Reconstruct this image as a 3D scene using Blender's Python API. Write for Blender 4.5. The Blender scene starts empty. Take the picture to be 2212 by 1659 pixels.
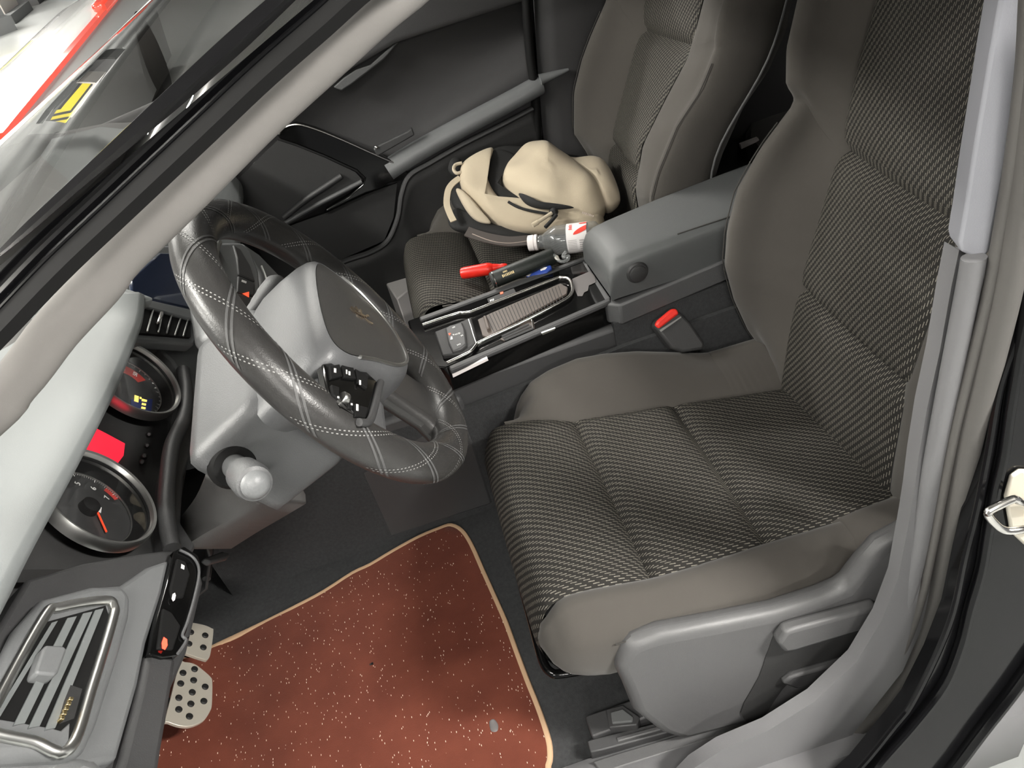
# car interior seen through the open driver door, in a parking garage
# axes: x to the passenger side, y to the front of the car, z up from the cabin floor (metres)
WORLD = .15
EXPO = .65
UPLIGHT = .9
LAMPS = [('ceiling_lamp', (-1.7, .6, 2.4), .3, 1.3, 35), ('ceiling_lamp', (.1, 2.1, 2.4), 1.3, .3, 110), ('ceiling_lamp', (-1.55, -1.8, 2.4), .15, .8, 120),
         ('ceiling_lamp', (4.5, 3.5, 2.4), .3, 1.3, 110), ('ceiling_lamp', (2.6, .4, 2.4), .3, 1.3, 60), ('ceiling_lamp', (-4.5, .5, 2.4), .3, 1.3, 90), ('ceiling_lamp', (.3, 5.2, 2.4), 1.3, .3, 330),
         ('ceiling_lamp', (8.6, 3.6, 2.35), .3, 1.3, 130), ('ceiling_lamp', (11.2, 5.0, 2.35), .3, 1.3, 130), ('ceiling_lamp', (15.9, 5.8, 2.35), .3, 1.3, 160), ('ceiling_lamp', (16, 11, 2.35), .3, 1.3, 160), ('ceiling_lamp', (25, 9, 2.35), .3, 1.3, 200)]
import bpy, bmesh, math, random
from mathutils import Vector, Matrix
V = Vector
random.seed(7)
S = bpy.context.scene
COL = S.collection
# ------------------------------------------------------------------ camera
CAM_R = Matrix(((-0.24214530511546795, -0.9503637611537852, -0.19538263151101168),
                (0.5706391493396784, -0.3023623707929414, 0.763510286747572),
                (-0.7846888634684611, 0.07338745270209775, 0.6155303967591464)))
CAM_C = V((-0.8858922247648741, 0.04115300361501243, 1.2245370506074984))
CAM_F = 1696.4189313179695
cd = bpy.data.cameras.new('camera'); cam = bpy.data.objects.new('camera', cd); COL.objects.link(cam)
cd.sensor_width = 36; cd.lens = CAM_F / 2212 * 36; cd.clip_start = 0.02
cam.matrix_world = Matrix.Translation(CAM_C) @ CAM_R.transposed().to_4x4()
S.camera = cam

def ray(px, py):
    return CAM_R.transposed() @ V(((px - 1106) / CAM_F, -(py - 829.5) / CAM_F, -1))
def U(px, py, x=None, y=None, z=None):
    """point where the sight line of a photo pixel meets a plane of the car (x, y or z constant)"""
    d = ray(px, py)
    if x is not None: t = (x - CAM_C.x) / d.x
    elif y is not None: t = (y - CAM_C.y) / d.y
    else: t = (z - CAM_C.z) / d.z
    return CAM_C + d * t
def UP(px, py, pl):
    d = ray(px, py); p0, n = pl
    return CAM_C + d * ((p0 - CAM_C).dot(n) / d.dot(n))
def PL(p, n): return (V(p), V(n).normalized())
def off(pl, h): return (pl[0] + pl[1] * h, pl[1])

# ------------------------------------------------------------------ materials
def nt(name):
    m = bpy.data.materials.new(name); m.use_nodes = True
    n = m.node_tree.nodes; b = n['Principled BSDF']
    return m, n, m.node_tree.links, b
def mat(name, col, rough=.5, metal=0, spec=.5, coat=0, bump=0, bscale=900, var=0, vscale=20, sheen=0, emit=None, es=0, alpha=1):
    m, n, l, b = nt(name)
    b.inputs['Base Color'].default_value = (*col, 1); b.inputs['Roughness'].default_value = rough
    b.inputs['Metallic'].default_value = metal; b.inputs['Specular IOR Level'].default_value = spec
    b.inputs['Coat Weight'].default_value = coat; b.inputs['Coat Roughness'].default_value = .03
    b.inputs['Sheen Weight'].default_value = sheen
    if emit: b.inputs['Emission Color'].default_value = (*emit, 1); b.inputs['Emission Strength'].default_value = es
    if bump or var:
        tc = n.new('ShaderNodeTexCoord')
    if bump:
        t = n.new('ShaderNodeTexNoise'); t.inputs['Scale'].default_value = bscale; t.inputs['Detail'].default_value = 3
        bp = n.new('ShaderNodeBump'); bp.inputs['Strength'].default_value = bump; bp.inputs['Distance'].default_value = .001
        l.new(tc.outputs['Object'], t.inputs['Vector']); l.new(t.outputs['Fac'], bp.inputs['Height']); l.new(bp.outputs['Normal'], b.inputs['Normal'])
    if var:
        t = n.new('ShaderNodeTexNoise'); t.inputs['Scale'].default_value = vscale; t.inputs['Detail'].default_value = 4
        mx = n.new('ShaderNodeMix'); mx.data_type = 'RGBA'
        mx.inputs[6].default_value = (*[c * (1 - var) for c in col], 1); mx.inputs[7].default_value = (*[min(1, c * (1 + var)) for c in col], 1)
        l.new(tc.outputs['Object'], t.inputs['Vector']); l.new(t.outputs['Fac'], mx.inputs[0]); l.new(mx.outputs[2], b.inputs['Base Color'])
    return m
def math_node(n, l, op, a, b=None):
    q = n.new('ShaderNodeMath'); q.operation = op
    for i, s in enumerate((a, b)):
        if s is None: continue
        if isinstance(s, (int, float)): q.inputs[i].default_value = s
        else: l.new(s, q.inputs[i])
    return q.outputs[0]
def fabric():
    """dark woven seat cloth with rows of short light stitches set in diagonal bands"""
    m, n, l, b = nt('woven_seat_cloth')
    uv = n.new('ShaderNodeUVMap'); uv.uv_map = 'UVMap'
    sp = n.new('ShaderNodeSeparateXYZ'); l.new(uv.outputs[0], sp.inputs[0])
    u = math_node(n, l, 'DIVIDE', sp.outputs[0], .0037); v = math_node(n, l, 'DIVIDE', sp.outputs[1], .0185)
    cu = math_node(n, l, 'FLOOR', u); fu = math_node(n, l, 'FRACT', u)
    vv = math_node(n, l, 'ADD', v, math_node(n, l, 'MULTIPLY', cu, .30))
    fv = math_node(n, l, 'FRACT', vv)
    dash = math_node(n, l, 'LESS_THAN', fv, .5)
    line = math_node(n, l, 'LESS_THAN', math_node(n, l, 'ABSOLUTE', math_node(n, l, 'SUBTRACT', fu, .5)), .17)
    no = n.new('ShaderNodeTexNoise'); no.inputs['Scale'].default_value = 420; l.new(uv.outputs[0], no.inputs['Vector'])
    mm = math_node(n, l, 'MULTIPLY', math_node(n, l, 'MULTIPLY', dash, line), math_node(n, l, 'ADD', math_node(n, l, 'MULTIPLY', no.outputs['Fac'], 1.2), -.05))
    mx = n.new('ShaderNodeMix'); mx.data_type = 'RGBA'; l.new(mm, mx.inputs[0])
    mx.inputs[6].default_value = (.021, .0195, .0175, 1); mx.inputs[7].default_value = (.33, .31, .26, 1)
    l.new(mx.outputs[2], b.inputs['Base Color']); b.inputs['Roughness'].default_value = .85
    b.inputs['Specular IOR Level'].default_value = .2
    bp = n.new('ShaderNodeBump'); bp.inputs['Strength'].default_value = .5; bp.inputs['Distance'].default_value = .0012
    l.new(mm, bp.inputs['Height']); l.new(bp.outputs[0], b.inputs['Normal'])
    return m
def mat_pile():
    """red brown carpet pile with scattered glittering fibres, worn smoother patches"""
    m, n, l, b = nt('red_brown_pile')
    tc = n.new('ShaderNodeTexCoord')
    mp = n.new('ShaderNodeMapping'); mp.inputs['Scale'].default_value = (1, 1, 1); l.new(tc.outputs['Object'], mp.inputs[0])
    t = n.new('ShaderNodeTexNoise'); t.inputs['Scale'].default_value = 14; t.inputs['Detail'].default_value = 6; l.new(mp.outputs[0], t.inputs['Vector'])
    mx = n.new('ShaderNodeMix'); mx.data_type = 'RGBA'; l.new(t.outputs['Fac'], mx.inputs[0])
    mx.inputs[6].default_value = (.085, .020, .012, 1); mx.inputs[7].default_value = (.185, .052, .030, 1)
    mp2 = n.new('ShaderNodeMapping'); mp2.inputs['Scale'].default_value = (190, 620, 1); mp2.inputs['Rotation'].default_value = (0, 0, -.3); l.new(tc.outputs['Object'], mp2.inputs[0])
    vo = n.new('ShaderNodeTexVoronoi'); vo.inputs['Scale'].default_value = 1; l.new(mp2.outputs[0], vo.inputs['Vector'])
    sp = n.new('ShaderNodeSeparateXYZ'); l.new(vo.outputs['Color'], sp.inputs[0])
    near = math_node(n, l, 'LESS_THAN', vo.outputs['Distance'], .33); few = math_node(n, l, 'GREATER_THAN', sp.outputs[0], .955)
    sk = math_node(n, l, 'MULTIPLY', near, few)
    mx2 = n.new('ShaderNodeMix'); mx2.data_type = 'RGBA'; l.new(sk, mx2.inputs[0]); l.new(mx.outputs[2], mx2.inputs[6]); mx2.inputs[7].default_value = (.85, .72, .6, 1)
    l.new(mx2.outputs[2], b.inputs['Base Color']); b.inputs['Roughness'].default_value = .9; b.inputs['Specular IOR Level'].default_value = .1
    b.inputs['Sheen Weight'].default_value = .15
    f = n.new('ShaderNodeTexNoise'); f.inputs['Scale'].default_value = 700; l.new(tc.outputs['Object'], f.inputs['Vector'])
    bp = n.new('ShaderNodeBump'); bp.inputs['Strength'].default_value = .5; bp.inputs['Distance'].default_value = .002; l.new(f.outputs['Fac'], bp.inputs['Height']); l.new(bp.outputs[0], b.inputs['Normal'])
    return m
def wave_mat(name, col, scale, rough, axis='X', depth=.01):
    m, n, l, b = nt(name); b.inputs['Base Color'].default_value = (*col, 1); b.inputs['Roughness'].default_value = rough
    tc = n.new('ShaderNodeTexCoord'); w = n.new('ShaderNodeTexWave'); w.bands_direction = axis; w.inputs['Scale'].default_value = scale
    bp = n.new('ShaderNodeBump'); bp.inputs['Distance'].default_value = depth; l.new(tc.outputs['Object'], w.inputs[0]); l.new(w.outputs['Fac'], bp.inputs['Height']); l.new(bp.outputs[0], b.inputs['Normal'])
    return m
def hazard():
    m, n, l, b = nt('yellow_black_stripes'); tc = n.new('ShaderNodeTexCoord'); w = n.new('ShaderNodeTexWave'); w.bands_direction = 'DIAGONAL'; w.inputs['Scale'].default_value = 1.6
    r = n.new('ShaderNodeValToRGB'); r.color_ramp.interpolation = 'CONSTANT'; r.color_ramp.elements[0].color = (.02, .02, .02, 1); r.color_ramp.elements[1].color = (.9, .75, .02, 1); r.color_ramp.elements[1].position = .4
    l.new(tc.outputs['Object'], w.inputs[0]); l.new(w.outputs['Fac'], r.inputs[0]); l.new(r.outputs[0], b.inputs['Base Color']); return m
M = dict(
    cloth=fabric(),
    plain=mat('plain_seat_cloth', (.063, .058, .0515), .9, spec=.2, bump=.25, bscale=1500, sheen=.15),
    seam=mat('seam_thread', (.03, .028, .025), .8),
    dash=mat('dashboard_plastic', (.075, .076, .077), .55, bump=.3, bscale=700),
    dashlight=mat('satin_grey_plastic', (.16, .165, .168), .42, bump=.15, bscale=800),
    dashtop=mat('dash_top_plastic', (.19, .188, .183), .6, bump=.3, bscale=300),
    hood=mat('dash_pad_plastic', (.205, .218, .218), .45, bump=.08, bscale=900),
    dark=mat('dark_plastic', (.028, .028, .028), .6, bump=.25, bscale=800),
    dark2=mat('charcoal_plastic', (.05, .05, .051), .5, bump=.25, bscale=800),
    shield=mat('seat_shield_plastic', (.088, .088, .089), .42, bump=.2, bscale=900),
    shroud=mat('column_plastic', (.095, .097, .099), .42, bump=.35, bscale=700),
    column=mat('column_boot_plastic', (.08, .078, .076), .5, bump=.2, bscale=700),
    door=mat('door_card_plastic', (.052, .051, .052), .5, bump=.25, bscale=800),
    groove=mat('leather_groove', (.09, .09, .09), .5),
    black=mat('matt_black', (.008, .008, .008), .75, spec=.2),
    piano=mat('piano_black', (.004, .004, .004), .08, spec=.4),
    paint=mat('black_car_paint', (.004, .004, .0045), .10, spec=.32),
    pillar=mat('pillar_cloth_grey', (.235, .224, .213), .8, spec=.25, bump=.1, bscale=1500),
    bpilllow=mat('lower_pillar_trim_grey', (.14, .14, .144), .5, bump=.15, bscale=900),
    rubber=mat('seal_rubber', (.085, .081, .076), .6, bump=.1, bscale=600),
    bpill=mat('pillar_trim_grey', (.27, .275, .30), .55, bump=.15, bscale=900),
    leather=mat('steering_leather', (.035, .034, .033), .33, bump=.18, bscale=700),
    hub=mat('airbag_plastic', (.10, .102, .105), .4, bump=.25, bscale=600),
    hubface=mat('airbag_face_plastic', (.04, .039, .037), .5, bump=.25, bscale=600),
    stitch=mat('grey_stitching', (.30, .30, .29), .6),
    chrome=mat('chrome', (.82, .8, .77), .18, 1),
    satin=mat('satin_silver', (.62, .62, .6), .35, 1),
    gold=mat('brass', (.75, .6, .33), .3, 1),
    bronze=mat('bronze_metal', (.55, .47, .4), .25, 1),
    gauge=mat('gauge_face', (.085, .085, .086), .5),
    gaugein=mat('gauge_face_grey', (.09, .085, .08), .5),
    white=mat('white_print', (.85, .84, .82), .5),
    whiteplastic_glint=mat('white_plastic_and_glint', (.8, .75, .74), .4),  # white of the bottle cap, also painted on chrome strips as their glint
    redlit=mat('red_display', (.55, .01, .03), .4, emit=(1, .02, .05), es=.62),
    redled=mat('red_led', (.9, .05, .02), .4, emit=(1, .035, .02), es=4),
    amber=mat('amber_digits', (.8, .55, .1), .4, emit=(1, .72, .15), es=.9),
    orange=mat('orange_mark', (.8, .12, .05), .4, emit=(1, .10, .04), es=.6),
    redprint=mat('red_print', (.5, .05, .04), .5),
    needle=mat('orange_needle', (.75, .07, .03), .4, emit=(1, .08, .02), es=.35),
    blueprint=mat('blue_print', (.02, .03, .12), .4),
    screen=mat('display_glass', (.018, .028, .06), .12, coat=1),
    lens=None,
    tambour=mat('ribbed_shutter', (.085, .068, .058), .5, bump=.1),
    foil=mat('grey_protective_film', (.13, .12, .118), .4),
    carpet=mat('floor_carpet', (.043, .044, .045), .95, spec=.1, bump=.8, bscale=500, var=.35, vscale=160),
    pile=mat_pile(),
    matedge=mat('tan_binding', (.5, .33, .2), .85, bump=.4, bscale=700),
    canvas=mat('cream_canvas', (.52, .445, .33), .85, spec=.2, bump=.35, bscale=1000, sheen=.1),
    canvas2=mat('cream_canvas_pocket', (.50, .43, .325), .85, spec=.2, bump=.35, bscale=1000, sheen=.1),
    webbing=mat('black_webbing', (.012, .012, .012), .8, bump=.4, bscale=900),
    strapgrey=mat('grey_brown_webbing', (.07, .06, .055), .85, bump=.4, bscale=900),
    cord=mat('tan_cord', (.4, .33, .28), .8),
    red=mat('red_plastic', (.72, .022, .012), .35),
    redbk=mat('buckle_red', (.70, .03, .02), .4),
    blue=mat('blue_packet_print', (.02, .055, .3), .4),
    tube=mat('speckled_black_paper', (.008, .011, .009), .5, bump=.3, bscale=300, var=.8, vscale=220),
    label=mat('paper_label', (.8, .77, .76), .5),
    labeltext=mat('label_grey_print', (.42, .40, .39), .5),
    labelred=mat('label_red_print', (.75, .05, .03), .5),
    alu=mat('brushed_pedal_metal', (.66, .62, .53), .45, .55),
    stud=mat('black_rubber_stud', (.006, .006, .006), .6),
    ground=mat('garage_floor_paint', (.26, .27, .265), .25, var=.1, vscale=2),
    ceil=wave_mat('corrugated_ceiling', (.5, .49, .47), 2.6, .6, 'X', .12),
    wallm=mat('garage_wall_paint', (.50, .47, .44), .8),
    carwhite=mat('white_car_paint', (.9, .92, .9), .2, coat=1),
    taillight=mat('red_tail_lamp', (.6, .02, .015), .15, coat=1, emit=(1, .1, .05), es=.5),
    hazard=hazard(), base=mat('grey_rubber_base', (.12, .125, .125), .7),
)
def glassmat(name, tint, rough=0, r0=.05):
    m, n, l, b = nt(name); o = n['Material Output']
    tr = n.new('ShaderNodeBsdfTransparent'); tr.inputs[0].default_value = (*tint, 1)
    gl = n.new('ShaderNodeBsdfGlossy'); gl.inputs['Roughness'].default_value = rough
    lw = n.new('ShaderNodeLayerWeight'); lw.inputs[0].default_value = .5
    fr = math_node(n, l, 'ADD', math_node(n, l, 'MULTIPLY', math_node(n, l, 'POWER', lw.outputs['Facing'], 5), 1 - r0), r0)
    mx = n.new('ShaderNodeMixShader'); l.new(fr, mx.inputs[0]); l.new(tr.outputs[0], mx.inputs[1]); l.new(gl.outputs[0], mx.inputs[2]); l.new(mx.outputs[0], o.inputs[0])
    n.remove(b); return m
M['glass'] = glassmat('windscreen_glass', (.86, .87, .86), 0, .20)
M['lens'] = glassmat('gauge_lens', (.95, .95, .95), 0, .04)
M['pet'] = glassmat('clear_bottle_plastic', (.93, .94, .94), .12, .07)
def milky():
    m = M['pet']; n = m.node_tree.nodes; l = m.node_tree.links; o = [q for q in n if q.type == 'OUTPUT_MATERIAL'][0]; src = o.inputs[0].links[0].from_socket
    d = n.new('ShaderNodeBsdfDiffuse'); d.inputs[0].default_value = (.7, .72, .72, 1); mx = n.new('ShaderNodeMixShader'); mx.inputs[0].default_value = .12
    l.new(src, mx.inputs[1]); l.new(d.outputs[0], mx.inputs[2]); l.new(mx.outputs[0], o.inputs[0])
milky()

# ------------------------------------------------------------------ mesh helpers
ORG = {}
def link(o, parent):
    COL.objects.link(o)
    if parent is not None:
        o.parent = parent; o.location = -ORG[parent]; ORG[o] = V((0, 0, 0))
    else: ORG[o] = V((0, 0, 0))
    return o
def mesh(name, vs, fs, m, parent=None, smooth=True, angle=40, uvs=None, bevel=0, solid=0, sub=0, bseg=2, soff=-1):
    me = bpy.data.meshes.new(name); me.from_pydata([tuple(v) for v in vs], [], fs); me.validate()
    bm = bmesh.new(); bm.from_mesh(me); bmesh.ops.recalc_face_normals(bm, faces=bm.faces); bm.to_mesh(me); bm.free()
    if uvs:
        ul = me.uv_layers.new(name='UVMap')
        for lp in me.loops: ul.data[lp.index].uv = uvs[lp.vertex_index]
    me.materials.append(M[m] if isinstance(m, str) else m)
    if smooth:
        me.polygons.foreach_set('use_smooth', [True] * len(me.polygons))
        me.set_sharp_from_angle(angle=math.radians(angle))
    o = bpy.data.objects.new(name, me); link(o, parent)
    if solid: q = o.modifiers.new('t', 'SOLIDIFY'); q.thickness = solid; q.offset = soff
    if bevel: q = o.modifiers.new('b', 'BEVEL'); q.width = bevel; q.segments = bseg; q.limit_method = 'ANGLE'; q.angle_limit = math.radians(35); q.harden_normals = False
    if sub: q = o.modifiers.new('s', 'SUBSURF'); q.levels = sub; q.render_levels = sub
    return o
def lerp(a, b, t): return a + (b - a) * t
def tab(tb, x):
    """piecewise linear table lookup"""
    if x <= tb[0][0]: return tb[0][1]
    for (a, fa), (b, fb) in zip(tb, tb[1:]):
        if x <= b: return lerp(fa, fb, (x - a) / (b - a) if b > a else 0)
    return tb[-1][1]
def cat(pts, n, closed=False):
    """catmull-rom resampling of a control polyline"""
    P = [V(p) for p in pts]; k = len(P); out = []
    segs = k if closed else k - 1
    for i in range(segs):
        if closed: a, b, c, d = P[(i - 1) % k], P[i], P[(i + 1) % k], P[(i + 2) % k]
        else: a, b, c, d = P[max(i - 1, 0)], P[i], P[i + 1], P[min(i + 2, k - 1)]
        for j in range(n):
            t = j / n
            out.append(.5 * ((2 * b) + (c - a) * t + (2 * a - 5 * b + 4 * c - d) * t * t + (3 * b - a - 3 * c + d) * t ** 3))
    if not closed: out.append(P[-1].copy())
    return out
def grid(name, rows, m, parent=None, cu=False, cv=False, caps=False, **k):
    nr, nc = len(rows), len(rows[0]); vs = [p for r in rows for p in r]; fs = []
    for i in range(nr - (0 if cu else 1)):
        for j in range(nc - (0 if cv else 1)):
            a = i * nc + j; b = i * nc + (j + 1) % nc; c = ((i + 1) % nr) * nc + (j + 1) % nc; d = ((i + 1) % nr) * nc + j
            fs.append((a, b, c, d))
    if caps: fs.append(tuple(range(nc))); fs.append(tuple(range((nr - 1) * nc, nr * nc)))
    uvs = []
    for i in range(nr):
        for j in range(nc):
            v = sum((V(rows[q][nc // 2]) - V(rows[q - 1][nc // 2])).length for q in range(1, i + 1)) if j == 0 else v
            uvs.append((V(rows[i][j]).x, v))
    return mesh(name, vs, fs, m, parent, uvs=uvs, **k)
def prism(name, pts, d, m, parent=None, **k):
    pts = [V(p) for p in pts]; n = len(pts); d = V(d)
    vs = pts + [p + d for p in pts]
    fs = [tuple(range(n)), tuple(range(2 * n - 1, n - 1, -1))] + [(i, (i + 1) % n, n + (i + 1) % n, n + i) for i in range(n)]
    k.setdefault('angle', 30)
    return mesh(name, vs, fs, m, parent, **k)
def plate(name, pxs, pl, t, m, parent=None, smoothn=0, **k):
    """a plate lying on a known plane, its outline read from the photo; thickness t goes away behind the plane"""
    P = [UP(x, y, pl) for x, y in pxs]
    if smoothn: P = cat(P, smoothn, True)
    return prism(name, P, -pl[1] * t, m, parent, **k)
def frames(pts, closed):
    n = len(pts); T = []
    for i in range(n):
        a = pts[(i - 1) % n] if closed or i > 0 else pts[i]; b = pts[(i + 1) % n] if closed or i < n - 1 else pts[i]
        T.append((b - a).normalized())
    return T
def sweep(name, pts, prof, m, parent=None, closed=False, up=(0, 0, 1), caps=True, scale=None, **k):
    """sweep a 2D profile (side, up) along a path; side = tangent x up"""
    pts = [V(p) for p in pts]; T = frames(pts, closed); up = V(up); rows = []
    for i, p in enumerate(pts):
        t = T[i]; s = t.cross(up)
        if s.length < 1e-4: s = t.cross(V((1, 0, 0)))
        s.normalize(); w = s.cross(t); sc = scale(i / (len(pts) - 1)) if scale else 1
        rows.append([p + s * (a * sc) + w * (b * sc) for a, b in prof])
    return grid(name, rows, m, parent, cu=closed, cv=True, caps=caps and not closed, **k)
def circ(r, n=12, ry=None): return [(r * math.cos(2 * math.pi * i / n), (ry or r) * math.sin(2 * math.pi * i / n)) for i in range(n)]
def tube(name, pts, r, m, parent=None, closed=False, n=10, ry=None, **k):
    return sweep(name, pts, circ(r, n, ry), m, parent, closed, **k)
def lathe(name, p0, p1, prof, m, parent=None, n=32, caps=True, **k):
    p0, p1 = V(p0), V(p1); d = p1 - p0; a = d.normalized(); s = a.cross(V((0, 0, 1)));
    if s.length < 1e-3: s = a.cross(V((1, 0, 0)))
    s.normalize(); w = s.cross(a)
    rows = [[p0 + d * t + (s * math.cos(2 * math.pi * i / n) + w * math.sin(2 * math.pi * i / n)) * r for i in range(n)] for t, r in prof]
    return grid(name, rows, m, parent, cv=True, caps=caps, **k)
def box(name, c, s, m, parent=None, rot=None, bevel=.003, **k):
    c = V(c); R = rot or Matrix.Identity(3)
    vs = [c + R @ V((x * s[0] / 2, y * s[1] / 2, z * s[2] / 2)) for x in (-1, 1) for y in (-1, 1) for z in (-1, 1)]
    fs = [(0, 1, 3, 2), (4, 6, 7, 5), (0, 4, 5, 1), (2, 3, 7, 6), (0, 2, 6, 4), (1, 5, 7, 3)]
    return mesh(name, vs, fs, m, parent, bevel=bevel, angle=30, **k)
def pillow(name, outline, nrm, hf, hb, m, parent=None, rings=10, noise=0, power=.5, ctr=None, seed=0, **k):
    """soft cushion-like body: closed outline, domed hf along the normal and hb behind"""
    P = [V(p) for p in outline]; n = len(P); nrm = V(nrm).normalized()
    c = V(ctr) if ctr is not None else sum(P, V()) / n
    vs = []; fs = []
    import mathutils
    def ring(t, h, sgn):
        out = []
        for p in P:
            q = c + (p - c) * t
            hh = h * max(0, 1 - t ** 2) ** power
            if noise: hh += noise * mathutils.noise.noise(q * 14 + V((seed, 0, 0))) * (1 - t ** 6)
            out.append(q + nrm * sgn * hh)
        return out
    ts = [1 - (i / rings) ** 1.5 * 1 for i in range(rings)]
    layers = [ring(t, hf, 1) for t in ts]
    bl = [ring(t, hb, -1) for t in ts[1:]]
    rows = list(reversed(bl)) + layers
    rows = [[c - nrm * hb] * n] + rows + [[c + nrm * hf + nrm * (noise * .3)] * n]
    o = grid(name, rows, m, parent, cv=True, **k)
    bm = bmesh.new(); bm.from_mesh(o.data); bmesh.ops.remove_doubles(bm, verts=bm.verts, dist=1e-5); bmesh.ops.recalc_face_normals(bm, faces=bm.faces); bm.to_mesh(o.data); bm.free()
    return o
def thing(name, label, cat_, loc, group=None):
    o = bpy.data.objects.new(name, None); COL.objects.link(o); o.location = V(loc); ORG[o] = V(loc); o.empty_display_size = .05
    o['label'] = label; o['category'] = cat_
    if group: o['group'] = group
    return o
def tag(o, label=None, cat_=None, kind=None, group=None):
    if label: o['label'] = label
    if cat_: o['category'] = cat_
    if kind: o['kind'] = kind
    if group: o['group'] = group
    return o
def struct(name, loc, label=None, cat_=None):
    o = bpy.data.objects.new(name, None); COL.objects.link(o); o.location = V(loc); ORG[o] = V(loc); o['kind'] = 'structure'
    if label: o['label'] = label
    if cat_: o['category'] = cat_
    return o
def marks(name, o, xd, yd, n, w, h, m, parent=None, seed=1):
    rnd = random.Random(seed); xd = V(xd).normalized(); yd = (V(yd) - xd * V(yd).dot(xd)).normalized(); vs = []; fs = []
    for i in range(n):
        c = V(o) + xd * ((i - (n - 1) / 2) * w / n); a, b = w / n * rnd.uniform(.22, .38), h * rnd.uniform(.35, .5)
        k = len(vs); vs += [c - xd * a - yd * b, c + xd * a - yd * b, c + xd * a + yd * b, c - xd * a + yd * b]; fs.append((k, k + 1, k + 2, k + 3))
    return mesh(name, vs, fs, m, parent, smooth=False)
def text(name, s, o, xd, yd, size, m, parent=None, ext=.0003, align='CENTER'):
    cu = bpy.data.curves.new(name, 'FONT'); cu.body = s; cu.size = 1; cu.align_x = align; cu.align_y = 'CENTER'; cu.extrude = ext / size
    tmp = bpy.data.objects.new(name, cu); COL.objects.link(tmp)
    dg = bpy.context.evaluated_depsgraph_get(); me = bpy.data.meshes.new_from_object(tmp.evaluated_get(dg)); bpy.data.objects.remove(tmp)
    xd = V(xd).normalized(); yd = (V(yd) - xd * V(yd).dot(xd)).normalized(); zd = xd.cross(yd)
    R = Matrix((xd, yd, zd)).transposed()
    for v in me.vertices: v.co = V(o) + R @ (v.co * size)
    me.materials.clear(); me.materials.append(M[m])
    ob = bpy.data.objects.new(name, me); return link(ob, parent)
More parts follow.
